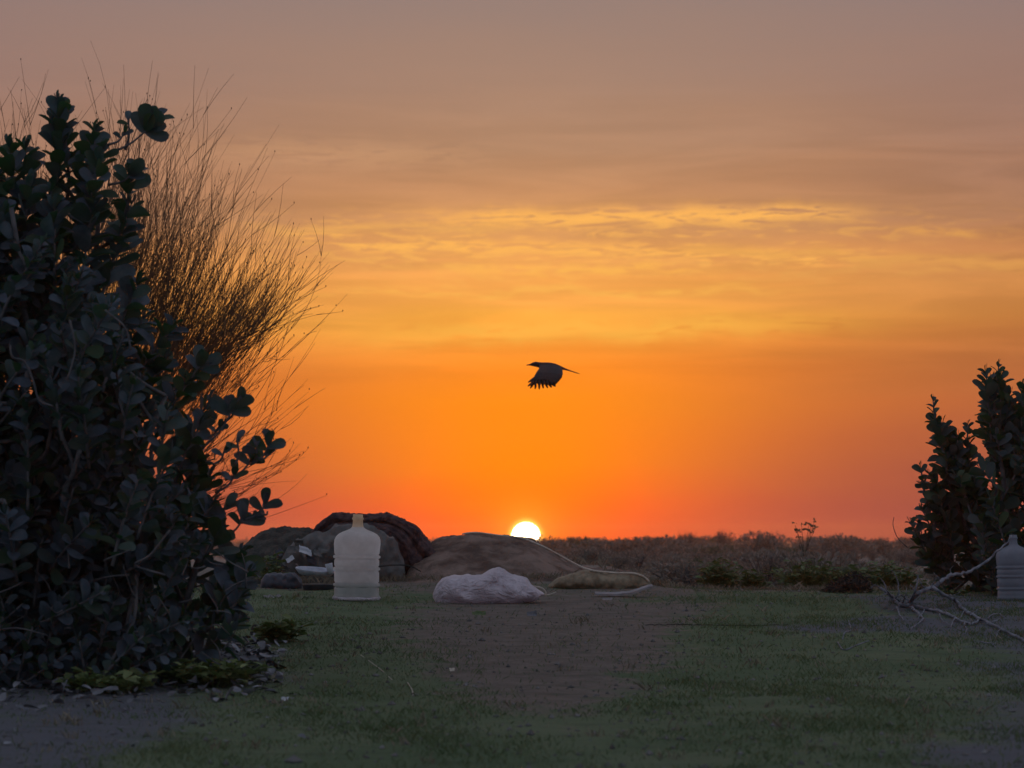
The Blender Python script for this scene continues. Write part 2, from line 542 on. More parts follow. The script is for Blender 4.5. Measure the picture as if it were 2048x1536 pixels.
# frosted polycarbonate of the water jugs
def jug_mat(name, tint, clear, trans=0.6):
    m, q = mat_new(name)
    t = q.node('ShaderNodeTexCoord').outputs['Object']
    f = q.mr(q.noise(t, 9, 5, 0.6), 0.35, 0.65)
    c = q.mix(f, tint, tuple(v * 1.18 for v in tint))
    di = q.node('ShaderNodeBsdfPrincipled')
    q.put(di.inputs['Base Color'], c)
    di.inputs['Roughness'].default_value = 0.35
    tr = q.node('ShaderNodeBsdfTranslucent')
    q.put(tr.inputs[0], c)
    tp = q.node('ShaderNodeBsdfTransparent')
    q.put(tp.inputs[0], (0.86, 0.88, 0.9, 1))
    m1 = q.node('ShaderNodeMixShader'); m1.inputs[0].default_value = trans
    q.t.links.new(di.outputs[0], m1.inputs[1]); q.t.links.new(tr.outputs[0], m1.inputs[2])
    lw = q.node('ShaderNodeLayerWeight'); lw.inputs[0].default_value = 0.35
    m2 = q.node('ShaderNodeMixShader')
    q.put(m2.inputs[0], q.m('MULTIPLY', q.mr(lw.outputs['Facing'], 0.05, 0.8, 1.0, 0.15), q.m('MULTIPLY', clear, q.mr(q.noise(t, 5, 4, 0.6), 0.3, 0.7, 0.7, 1.3))))
    q.t.links.new(m1.outputs[0], m2.inputs[1]); q.t.links.new(tp.outputs[0], m2.inputs[2])
    o = q.node('ShaderNodeOutputMaterial')
    q.t.links.new(m2.outputs[0], o.inputs[0])
    return m


M['jug'] = jug_mat('frosted_jug', (0.84, 0.80, 0.77), 0.42, 0.74)
M['jug_neck'] = jug_mat('frosted_neck_sky_tint', (0.86, 0.70, 0.52), 0.30, 0.80)  # warm tint: sky light coming through the neck, put into its colour
M['jug_grey'] = jug_mat('grey_jug', (0.32, 0.34, 0.39), 0.26, 0.45)  # darker blue-grey tint than the other jug

# ------------------------------------------------------------------ ground sheet
def build_ground():
    ys = np.concatenate([np.arange(-30, 4, 2.0), np.arange(4, 16, 0.045), np.arange(16, 40, 0.4), np.geomspace(40, 6000, 40)])
    xh = np.concatenate([np.arange(0, 3.6, 0.05), np.arange(3.6, 12, 0.4), np.geomspace(12, 3000, 26)])
    xs = np.concatenate([-xh[:0:-1], xh])
    nx, ny = len(xs), len(ys)
    V = np.zeros((ny, nx, 3))
    soil = np.zeros((ny, nx)); ash = np.zeros((ny, nx)); plain = np.zeros((ny, nx))
    for j, y in enumerate(ys):
        for i, x in enumerate(xs):
            V[j, i] = (x, y, gz(x, y))
            if y < 3 or y > 16 or abs(x) > 5:
                plain[j, i] = min(1, max(0, (y - 14.6) / 2))
                soil[j, i] = 0.3
                continue
            px = 1024 + x / max(y, 1) * FPX if y > 3 else 0
            # bare trampled earth in front of the sack
            e = abs((x - 0.12) / (0.17 + 0.155 * max(0.0, y - 7.2))) ** 2.6
            s = math.exp(-e) * (1 / (1 + math.exp(-(y - 7.6) * 2.5)))
            if y > 14.0: s = max(s, min(1, (y - 14.0) * 1.5))
            soil[j, i] = s + 0.35 * mnoise.noise(Vector((x * 1.2, y * 0.6, 2)))
            a1 = 1 / (1 + math.exp((x + 1.02 + 0.28 * max(0, y - 10)) * 9))
            a2 = 1 / (1 + math.exp(-(x - min(1.9, 1.12 + 0.22 * (y - 6.3))) * 6))
            a3 = math.exp(-((x - 2.1) / 0.75) ** 2 - ((y - 11.9) / 0.7) ** 2)
            ash[j, i] = 0.5 * mnoise.noise(Vector((x * 3, y * 1.5, 15))) + max(a1, a2 * 0.9, a3) * (1 if y < 14 else 0) + 0.2 * mnoise.noise(Vector((x * 2, y, 5)))
            plain[j, i] = min(1, max(0, (y - 14.6) / 2))
    F = []
    for j in range(ny - 1):
        for i in range(nx - 1):
            a = j * nx + i
            F.append((a, a + 1, a + nx + 1, a + nx))
    o = link('ground', V.reshape(-1, 3), F, M['ground'], smooth=True)
    for nm, arr in (('soil', soil), ('ash', ash), ('plain', plain)):
        at_ = o.data.attributes.new(nm, 'FLOAT', 'POINT')
        at_.data.foreach_set('value', arr.reshape(-1).astype(np.float32))
    tag(o, kind='structure')


build_ground()

# ------------------------------------------------------------------ the sun itself
def build_sun():
    D = 9000.0
    rad = D * math.tan(R(0.34))
    c = Vector((math.sin(SUN_AZ) * math.cos(SUN_EL) * D, math.cos(SUN_AZ) * math.cos(SUN_EL) * D, CAM_Z + math.sin(SUN_EL) * D))
    nu, nv = 64, 32
    V, F = [], []
    for j in range(nv + 1):
        th = math.pi * j / nv
        for i in range(nu):
            ph = 2 * math.pi * i / nu
            V.append((c.x + rad * math.sin(th) * math.cos(ph), c.y + rad * math.sin(th) * math.sin(ph), c.z + rad * math.cos(th)))
    for j in range(nv):
        for i in range(nu):
            F.append((j * nu + i, j * nu + (i + 1) % nu, (j + 1) * nu + (i + 1) % nu, (j + 1) * nu + i))
    m, q = mat_new('sun_surface')
    e = q.node('ShaderNodeEmission')
    e.inputs[0].default_value = (1.0, 0.74, 0.42, 1)
    e.inputs[1].default_value = 14.0
    o_ = q.node('ShaderNodeOutputMaterial')
    q.t.links.new(e.outputs[0], o_.inputs[0])
    o = link('sun', V, F, m, smooth=True, base=tuple(c))
    tag(o, 'white setting sun half sunk behind the scrub on the horizon', 'sun')


build_sun()

# ------------------------------------------------------------------ leaves
def leaf_template(segs=8, fold=0.18, bend=0.25, power=0.55, wr=0.355):
    us = (1 - np.cos(np.pi * np.linspace(0, 1, segs))) / 2
    V, F = [], []
    for u in us:
        w = wr * (u ** power) * max(0.0, 1 - u ** 4.5) ** 0.5 * 1.08 + 0.012
        zc = -bend * u * u
        V += [(-w, u, zc + fold * w * 1.0), (0, u, zc), (w, u, zc + fold * w)]
    for i in range(segs - 1):
        a = i * 3
        F += [(a, a + 1, a + 4, a + 3), (a + 1, a + 2, a + 5, a + 4)]
    return np.array(V), F


LT = [leaf_template(8, f_, b_) for f_, b_ in ((0.25, 0.15), (0.5, 0.32), (0.15, -0.16), (0.6, 0.05))]
LT_LOW = leaf_template(4, 0.3, 0.12)


def frame(d, up):
    d = d / (np.linalg.norm(d) + 1e-9)
    s = np.cross(d, up)
    n = np.linalg.norm(s)
    if n < 1e-3:
        s = np.cross(d, np.array([1.0, 0.1, 0]))
        n = np.linalg.norm(s)
    s /= n
    return s, d, np.cross(s, d)


def put_leaf(mb, pos, d, up, size, tmpl):
    s, dd, nn = frame(d, up)
    T, F = tmpl
    mb.add(pos + size * (T[:, :1] * s + T[:, 1:2] * dd + T[:, 2:3] * nn), F)


def leafy_shoot(mb, pts, size, pitch_len, start=0.2, rise=0.75, tmpls=LT, roll0=None, thin=1.0):
    """opposite, clasping leaf pairs turned a quarter round at every node"""
    pts = np.asarray(pts)
    seg = np.linalg.norm(np.diff(pts, axis=0), axis=1)
    cum = np.concatenate([[0], np.cumsum(seg)])
    tot = cum[-1]
    s = tot * start
    roll = rng.uniform(0, math.pi) if roll0 is None else roll0
    while s < tot:
        p = np.array([np.interp(s, cum, pts[:, k]) for k in range(3)])
        p2 = np.array([np.interp(min(s + 0.02, tot), cum, pts[:, k]) for k in range(3)])
        p1 = np.array([np.interp(max(s - 0.02, 0), cum, pts[:, k]) for k in range(3)])
        t = p2 - p1
        t /= np.linalg.norm(t) + 1e-9
        a, _, b = frame(t, np.array([0.2, 0.9, 0.1]))
        fr = s / tot
        for k in (0, 1):
            if rng.random() > thin: continue
            th = roll + k * math.pi + rng.normal(0, 0.15)
            out = math.cos(th) * a + math.sin(th) * b
            lift = rise * (0.55 + 0.75 * fr) + rng.normal(0, 0.15)
            d = out + t * lift
            sz = size * (1.0 - 0.45 * max(0, fr - 0.75) / 0.25) * rng.uniform(0.75, 1.15)
            put_leaf(mb, p, d, t * 0.7 + np.array([0, -0.75 * rng.random(), 0]) + rng.normal(0, 0.25, 3), sz, tmpls[rng.integers(len(tmpls))])
        roll += math.pi / 2 + rng.normal(0, 0.15)
        s += pitch_len * rng.uniform(0.8, 1.2) * (1.0 - 0.35 * fr)
    # closing pair at the tip
    t = pts[-1] - pts[-2]
    t /= np.linalg.norm(t) + 1e-9
    a, _, b = frame(t, np.array([0.2, 0.9, 0.1]))
    for k in range(3):
        th = roll + k * 2.1
        put_leaf(mb, pts[-1], t + 0.35 * (math.cos(th) * a + math.sin(th) * b), a, size * rng.uniform(0.4, 0.6), tmpls[rng.integers(len(tmpls))])


def in_poly(x, y, poly):
    c = False
    n = len(poly)
    for i in range(n):
        x1, y1 = poly[i]
        x2, y2 = poly[(i + 1) % n]
        if (y1 > y) != (y2 > y) and x < (x2 - x1) * (y - y1) / (y2 - y1) + x1:
            c = not c
    return c


# ------------------------------------------------------------------ big shrub on the left
def left_shrub():
    Y0 = 9.4
    base = np.array([at(40, 1330, Y0)[0], Y0, gz(at(40, 1330, Y0)[0], Y0)])
    root = empty('milkweed_shrub', base, 'tall dense broad-leaved shrub filling the left side, spires of round waxy leaves on top', 'shrub')
    stems, crown = MB(), MB()
    # woody limbs
    limbs = []
    for (px, py, dy) in [(110, 330, 0.0), (20, 420, -0.3), (200, 420, 0.2), (250, 650, 0.0), (330, 800, -0.2), (380, 950, 0.1), (420, 1080, -0.2),
                         (60, 700, -0.5), (160, 900, -0.6), (-200, 400, 0), (-350, 700, 0.1), (-420, 950, -0.2), (280, 1120, -0.5), (-120, 600, 0.4),
                         (120, 560, 0.5), (0, 1000, -0.7), (230, 1000, 0.5)]:
        e = at(px, py, Y0 + dy)
        b = base + np.array([rng.uniform(-0.14, 0.14), rng.uniform(-0.12, 0.12), -0.03])
        mid = b * 0.5 + e * 0.5 + np.array([(e[0] - b[0]) * 0.18 + rng.normal(0, 0.05), rng.normal(0, 0.06), -0.05 + rng.normal(0, 0.04)])
        pts = curve([b, mid, e], 14)
        pts += rng.normal(0, 0.008, pts.shape)
        stems.tube(pts, np.linspace(0.030, 0.009, len(pts)), 7)
        limbs.append(pts)
    allp = np.concatenate([l[4:] for l in limbs])

    def shoot(px, py, dy, ln, lean, size=0.115, start=0.15, rise=0.75, pitch_len=0.038, thin=1.0, join=True, ydir=0.0):
        tip = at(px, py, Y0 + dy)
        d = np.array([math.sin(lean), ydir, math.cos(lean)])
        d /= np.linalg.norm(d)
        b = tip - d * ln
        mid = (tip + b) / 2 + np.array([-0.06 * math.sin(lean) - 0.0, 0, -0.04 * abs(math.sin(lean))]) * ln * 2
        pts = curve([b, mid, tip], 9)
        stems.tube(pts, np.linspace(0.0075, 0.0035, len(pts)), 5)
        leafy_shoot(crown, pts, size, pitch_len, start, rise, thin=thin)
        if join:
            j = allp[np.argmin(np.linalg.norm(allp - b - np.array([0, 0, -0.1]), axis=1))]
            c_ = curve([j, (j + b) / 2 + np.array([0.02, 0, -0.03]), b], 6)
            stems.tube(c_, np.linspace(0.009, 0.0075, len(c_)), 5, cap=False)
        return pts

    # outline shoots, right edge and top (pixel, depth offset, length m, lean rad)
    for a in [(118, 205, 0.0, 0.42, 0.02, 0.095, 0.05, 1.1, 0.026), (122, 215, 0.05, 0.30, -0.12, 0.085, 0.1, 1.1, 0.03),
              (22, 300, 0, 0.28, -0.05), (52, 300, 0.05, 0.3, 0.05), (190, 262, 0.05, 0.40, 0.12, 0.10), (206, 300, -0.1, 0.35, 0.2, 0.1), (160, 330, 0, 0.4, 0.05),
              (266, 345, 0.1, 0.14, 0.15, 0.10, 0.35, 0.8, 0.03), (262, 410, 0.1, 0.22, 0.3, 0.10), (245, 470, 0.1, 0.3, 0.3), (275, 570, 0.0, 0.28, 0.35, 0.11), (285, 640, 0.1, 0.25, 0.4),
              (345, 655, 0.0, 0.26, 0.6, 0.105), (330, 720, 0, 0.3, 0.5), (372, 770, 0, 0.28, 0.5),
              (400, 850, 0, 0.25, 0.4), (420, 800, 0.1, 0.2, 0.5, 0.09), (395, 930, 0, 0.3, 0.6), (418, 960, 0, 0.22, 0.7), (425, 1010, 0, 0.3, 0.6),
              (440, 1065, -0.1, 0.25, 0.5), (480, 1110, 0, 0.25, 0.5), (495, 1150, -0.1, 0.25, 0.7), (480, 1200, -0.2, 0.25, 0.8), (470, 1250, -0.3, 0.25, 0.9),
              (-30, 330, 0, 0.4, -0.1), (60, 370, -0.1, 0.35, 0.1), (10, 430, -0.2, 0.4, 0.0), (110, 420, -0.2, 0.4, 0.0), (185, 400, -0.1, 0.4, 0.1)]:
        shoot(*a)
    # open clusters on bare stalks against the sky
    def cluster(px, py, n, size, back, dy=0.0, lean=0.5):
        tip = at(px, py, Y0 + dy)
        b = at(back[0], back[1], Y0 + dy)
        c_ = curve([b, (b + tip) / 2 + np.array([0.01, 0, -0.012]), tip], 8)
        stems.tube(c_, np.linspace(0.006, 0.0032, len(c_)), 5)
        t = (c_[-1] - c_[-3]); t /= np.linalg.norm(t)
        a, _, b2 = frame(t, np.array([0.1, 1.0, 0]))
        for k in range(n):
            th = k * math.pi / 2 * 1.02 + rng.normal(0, 0.25)
            lift = 0.25 + 1.2 * (k / max(n - 1, 1))
            p = tip - t * (0.035 * (1 - k / n))
            put_leaf(crown, p, math.cos(th) * a + math.sin(th) * b2 + lift * t, t * 0.5 + np.array([0, -0.9, 0]) + rng.normal(0, .3, 3), size * 0.84 * rng.uniform(0.8, 1.15), LT[rng.integers(4)])
    cluster(300, 255, 9, 0.115, (205, 312), 0.0, 0.8)
    cluster(318, 232, 6, 0.075, (300, 255), 0.02)
    cluster(256, 232, 2, 0.055, (250, 300), 0.03)
    cluster(250, 262, 4, 0.05, (215, 290), 0.03)
    cluster(265, 345, 6, 0.10, (215, 370), 0.06)
    cluster(405, 725, 7, 0.10, (330, 790), 0.0)
    cluster(392, 748, 4, 0.09, (330, 800), 0.05)
    cluster(468, 815, 7, 0.105, (400, 900), 0.0)
    cluster(480, 800, 4, 0.07, (440, 850), 0.04)
    cluster(440, 850, 4, 0.055, (400, 880), 0.04)
    cluster(474, 876, 3, 0.06, (470, 930), 0.0)
    cluster(450, 895, 3, 0.055, (425, 930), 0.0)
    cluster(540, 885, 5, 0.085, (500, 930), 0.0)
    cluster(512, 885, 2, 0.07, (505, 925), 0.0)
    cluster(506, 915, 6, 0.085, (450, 960), 0.02)
    cluster(536, 908, 2, 0.065, (510, 915), 0.0)
    cluster(472, 945, 5, 0.075, (430, 985), 0.0)
    cluster(533, 1005, 5, 0.085, (490, 1040), 0.0)
    cluster(512, 1026, 3, 0.05, (480, 1045), 0.0)
    cluster(535, 1022, 1, 0.07, (520, 1025), 0.0)
    cluster(488, 1035, 5, 0.095, (440, 1075), 0.0)
    cluster(455, 1010, 4, 0.08, (410, 1040), 0.05)
    # the mass of the crown
    poly = [(-560, 480), (-300, 340), (-60, 330), (10, 345), (60, 360), (100, 300), (160, 330), (215, 380), (235, 470), (225, 560), (250, 640), (300, 700), (335, 780), (370, 860),
            (385, 950), (400, 1040), (450, 1110), (470, 1180), (450, 1260), (380, 1300), (120, 1330), (-500, 1330)]
    gaps = [(84, 345, 16), (160, 395, 17), (148, 460, 22), (40, 392, 10)]
    n = 0
    while n < 800:
        px, py = rng.uniform(-560, 480), rng.uniform(300, 1330)
        if not in_poly(px, py, poly): continue
        if any((px - a) ** 2 + (py - b + 10) ** 2 < (r * 3.2) ** 2 for a, b, r in gaps): continue
        frac = (px + 100) / 500
        dy = rng.uniform(-0.75, 0.75)
        if py < 560: dy *= 0.6
        lean = 0.9 * frac * (0.4 + (py - 300) / 1300) + rng.normal(0, 0.35)
        low = py > 1150
        shoot(px, py, dy, rng.uniform(0.22, 0.42), lean, rng.uniform(0.055, 0.100) * (0.75 if low else 1), 0.1, rng.uniform(0.5, 1.0), 0.036, 0.95, n % 3 == 0, rng.normal(0, 0.35) + (-0.3 if dy < 0 else 0.2))
        n += 1
    for _ in range(34):
        shoot(rng.uniform(-50, 110), rng.uniform(800, 1000), rng.uniform(-0.2, 0.7), 0.3, rng.normal(0, 0.3), 0.09, 0.1, 0.7, 0.036, 0.95, False)
    # bare hanging stem seen in front
    for ctrl in [[(20, 690), (25, 715), (48, 722), (66, 760), (78, 800), (105, 812)], [(330, 1150), (270, 1130), (300, 1110), (340, 1060)],
                 [(140, 640), (150, 700), (135, 760)], [(210, 620), (250, 655), (262, 700)]]:
        pts = curve([at(x, y, Y0 - 0.85) for x, y in ctrl], 16)
        stems.tube(pts, 0.004, 5)
    # thin bare lower twigs
    for k in range(60):
        px, py = rng.uniform(-20, 520), rng.uniform(1120, 1330)
        p = at(px, py, Y0 - rng.uniform(0.2, 0.8))
        d = np.array([rng.normal(0, 0.5), rng.normal(0, 0.3), rng.uniform(-0.3, 0.8)])
        pts = curve([p, p + d * 0.08 + rng.normal(0, .01, 3), p + d * 0.18], 6)
        stems.tube(pts, np.linspace(0.004, 0.0018, 6), 4)
    stems.build('trunk', M['stem'], root, smooth=True)
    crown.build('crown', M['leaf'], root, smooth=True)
    fl = MB()
    for (px, py, dy) in [(330, 215, 0), (200, 160, .1), (322, 205, 0), (493, 790, .03)]:
        pass
    print('left crown faces', len(crown.f))


left_shrub()


# ------------------------------------------------------------------ wiry broom-like shrub behind it
def broom(name, label, Y0, base_px, limbs, ntw, seed, tips_scale=1.0):
    global rng
    keep = rng
    rng = np.random.default_rng(seed)
    base = np.array([at(base_px, 1200, Y0)[0], Y0, gz(at(base_px, 1200, Y0)[0], Y0)])
    root = empty(name, base, label, 'shrub')
    st, tw, sd_ = MB(), MB(), MB()
    for (ctrl, r0, nt_, ln, ang0, ang1) in limbs:
        dy = rng.uniform(-0.25, 0.35)
        P = [base + np.array([rng.uniform(-.06, .06), rng.uniform(-.06, .06), 0])] + [at(x, y, Y0 + dy) for x, y in ctrl]
        pts = curve(P, 22)
        pts[2:] += rng.normal(0, 0.006, pts[2:].shape)
        st.tube(pts, np.linspace(r0, 0.0035, len(pts)), 6)
        cum = np.linspace(0, 1, len(pts))
        for k in range(int(nt_ * ntw)):
            s = rng.uniform(0.33, 1.0) ** 0.8
            p = np.array([np.interp(s, cum, pts[:, c]) for c in range(3)]) + rng.normal(0, 1, 3) * np.array([0.075, 0.07, 0.06])
            lean = ang0 + (ang1 - ang0) * s + rng.normal(0, 0.12)
            l = ln * rng.uniform(0.45, 1.4) * (1.05 - 0.17 * s)
            curl = rng.normal(-0.10, 0.10)          # turn upwards towards the tip
            d0 = np.array([math.sin(lean - curl), rng.normal(0, 0.30), math.cos(lean - curl)])
            q_ = [p]
            nseg = 7
            a_ = lean + 0.18
            yy = d0[1]
            for i in range(nseg):
                a_ += curl * 0.40 + rng.normal(0, 0.007)
                q_.append(q_[-1] + np.array([math.sin(a_), yy * 0.5, math.cos(a_)]) * l / nseg)
            q_ = np.array(q_)
            tw.tube(q_, np.linspace(0.0015, 0.0005, nseg + 1), 3, cap=False)
            # side sprigs
            for _ in range(rng.integers(0, 3)):
                i = rng.integers(2, nseg)
                b = q_[i]
                a2 = a_ + rng.normal(0, 0.20)
                l2 = l * rng.uniform(0.2, 0.45)
                e = b + np.array([math.sin(a2), rng.normal(0, .2), math.cos(a2)]) * l2
                tw.tube(curve([b, (b + e) / 2 + rng.normal(0, 0.006, 3), e], 4), np.linspace(0.0014, 0.0006, 4), 3, cap=False)
                if rng.random() < 0.30:
                    sd_.tube([e, e + (0, 0, 0.005), e + (0, 0, 0.009)], [0.0014, 0.0024, 0.001], 5)
            for _ in range(rng.integers(0, 3)):
                i = rng.integers(3, nseg + 1)
                b = q_[i] + rng.normal(0, 0.003, 3)
                if rng.random() < 0.45:
                    sd_.tube([b, b + (0.001, 0, 0.004), b + (0, 0, 0.008)], [0.0013, 0.0024, 0.001], 5)
    st.build('trunk', M['broom'], root, smooth=True)
    tw.build('crown', M['broom'], root)
    sd_.build('seed_buds', M['pod'], root)
    print(name, 'faces', len(tw.f))
    rng = keep


broom('broom_shrub', 'wiry leafless shrub with fans of fine upright twigs rising behind the big leafy shrub', 10.6, 150, [
    ([(110, 820), (40, 620), (-10, 430)], 0.018, 85, 0.58, 0.04, 0.14),
    ([(160, 820), (120, 640), (95, 480)], 0.018, 75, 0.54, 0.04, 0.18),
    ([(190, 830), (190, 640), (192, 480)], 0.018, 150, 0.72, 0.06, 0.24),
    ([(210, 840), (240, 700), (262, 560)], 0.018, 125, 0.72, 0.10, 0.30),
    ([(230, 850), (280, 730), (312, 610)], 0.018, 115, 0.70, 0.14, 0.34),
    ([(240, 870), (305, 770), (362, 655)], 0.018, 125, 0.64, 0.18, 0.40),
    ([(250, 890), (330, 790), (415, 695)], 0.018, 130, 0.58, 0.24, 0.52),
    ([(260, 880), (350, 780), (440, 705), (515, 662)], 0.016, 170, 0.40, 0.34, 0.68),
    ([(270, 910), (360, 820), (450, 730)], 0.016, 120, 0.48, 0.30, 0.56),
    ([(280, 960), (370, 890), (430, 810)], 0.013, 55, 0.40, 0.40, 0.66),
    ([(290, 1010), (380, 960), (440, 900)], 0.011, 40, 0.33, 0.6, 0.9),
    ([(300, 1060), (390, 1020), (450, 970)], 0.010, 34, 0.30, 0.8, 1.2),
], 1.25, 21)

# ------------------------------------------------------------------ right-hand shrub
def right_shrub():
    Y0 = 14.3
    base = np.array([at(2040, 1150, Y0)[0], Y0, gz(at(2040, 1150, Y0)[0], Y0)])
    root = empty('milkweed_shrub', base, 'broad-leaved shrub with two upright leafy spires at the right edge behind the dead branch', 'shrub')
    stems, crown = MB(), MB()
    limbs = []
    for (px, py, dy) in [(1885, 900, 0), (1930, 950, .1), (1990, 830, 0), (2045, 860, .1), (1870, 1060, 0), (2120, 800, 0), (2200, 950, 0), (2080, 1000, -.2), (1960, 1080, -.2)]:
        e = at(px, py, Y0 + dy)
        b = base + np.array([rng.uniform(-0.12, 0.12), rng.uniform(-0.12, 0.12), -0.02])
        mid = (b + e) / 2 + np.array([(e[0] - b[0]) * 0.15, rng.normal(0, .05), -0.04])
        pts = curve([b, mid, e], 12) + rng.normal(0, 0.006, (12, 3))
        stems.tube(pts, np.linspace(0.026, 0.009, 12), 6)
        limbs.append(pts)
    allp = np.concatenate([l[3:] for l in limbs])

    def shoot(px, py, dy, ln, lean, size=0.105, start=0.12, rise=0.8, pitch_len=0.036, join=True, yd=0.0, thin=1.0):
        tip = at(px, py, Y0 + dy)
        d = np.array([math.sin(lean), yd, math.cos(lean)]); d /= np.linalg.norm(d)
        b = tip - d * ln
        mid = (tip + b) / 2 + np.array([-0.05 * math.sin(lean), 0, 0]) * ln
        pts = curve([b, mid, tip], 8)
        stems.tube(pts, np.linspace(0.0075, 0.0035, 8), 5)
        leafy_shoot(crown, pts, size, pitch_len, start, rise, thin=thin)
        if join:
            j = allp[np.argmin(np.linalg.norm(allp - b - np.array([0, 0, -0.1]), axis=1))]
            stems.tube(curve([j, (j + b) / 2, b], 5), np.linspace(0.009, 0.0075, 5), 5, cap=False)

    for a in [(1866, 800, 0, 0.16, -0.08, 0.07, 0.2, 1.0, 0.05), (1868, 838, 0, 0.40, -0.22, 0.105), (1885, 850, .1, 0.45, -0.15, 0.11), (1900, 870, 0, 0.4, -0.1, .1), (1915, 875, 0, 0.35, 0.0, .1),
              (1936, 850, 0, 0.15, 0.05, 0.07, 0.1, 1.0, 0.05), (1938, 885, 0, 0.35, 0.0, 0.095), (1972, 745, 0, 0.50, -0.06, 0.105), (1985, 760, .1, 0.5, -0.05, 0.11),
              (1998, 728, .05, 0.14, 0.1, 0.06, 0.1, 1, 0.04), (2003, 755, 0, 0.45, 0.05, .1), (2020, 790, 0, 0.4, 0.15, .1), (2046, 775, 0, 0.5, 0.05), (2075, 800, 0, 0.5, 0.1), (2110, 760, 0, 0.5, 0.1),
              (1842, 935, 0, 0.10, -0.1, 0.07, 0.2, 1, 0.05), (1846, 968, 0, 0.15, -0.9, 0.085), (1862, 950, 0, 0.25, -0.5, 0.1), (1858, 1000, 0, 0.25, -0.5, 0.1), (1845, 1020, 0, 0.2, -0.4, 0.085),
              (1822, 1045, 0, 0.12, -0.3, 0.08), (1836, 1042, 0.02, 0.12, -0.1, .08), (1855, 1075, 0, 0.25, -0.5, .1), (1835, 1085, 0, 0.22, -0.7, .1), (1850, 1115, 0, 0.2, -0.7, .1), (1875, 1125, 0, 0.2, -0.5)]:
        shoot(*a)
    poly = [(1875, 900), (1910, 900), (1940, 930), (1975, 900), (1975, 800), (2010, 790), (2050, 820), (2300, 760), (2300, 1150), (1900, 1140), (1865, 1090), (1862, 1040), (1880, 960)]
    gaps = [(1908, 1012, 14), (1957, 1058, 9), (2022, 1012, 8), (1972, 955, 8), (1965, 895, 8), (2003, 1010, 5)]
    n = 0
    while n < 190:
        px, py = rng.uniform(1860, 2300), rng.uniform(760, 1150)
        if not in_poly(px, py, poly): continue
        if any((px - a) ** 2 + (py - 6 - b) ** 2 < (r * 2.4) ** 2 for a, b, r in gaps): continue
        lean = (px - 2040) / 180 * 0.5 + rng.normal(0, 0.3)
        shoot(px, py, rng.uniform(-0.5, 0.6) if px > 1960 else rng.uniform(-.15, .25), rng.uniform(0.18, 0.34), lean, rng.uniform(0.085, 0.115), 0.1, rng.uniform(0.5, 1.0), 0.042, n % 2 == 0, rng.normal(0, 0.35), 0.95)
        n += 1
    pts = curve([at(x, y, Y0 - 0.1) for x, y in [(1815, 1095), (1795, 1075), (1786, 1050), (1788, 1034)]], 9)
    stems.tube(pts, np.linspace(0.003, 0.0018, 9), 4)
    stems.build('trunk', M['stem'], root, smooth=True)
    crown.build('crown', M['leaf_far'], root, smooth=True)


right_shrub()

# ------------------------------------------------------------------ water jugs
def lathe(profile, seg, cx, cy, cz, dents=0.0, seed=0):
    V, F = [], []
    for j, (h, r) in enumerate(profile):
        for i in range(seg):
            a = 2 * math.pi * i / seg
            k = 1 + dents * mnoise.noise(Vector((math.cos(a) * 1.4 + seed, math.sin(a) * 1.4, h * 7)))
            V.append((cx + r * k * math.cos(a), cy + r * k * math.sin(a), cz + h))
    for j in range(len(profile) - 1):
        for i in range(seg):
            i2 = (i + 1) % seg
            F.append((j * seg + i, j * seg + i2, (j + 1) * seg + i2, (j + 1) * seg + i))
    return V, F


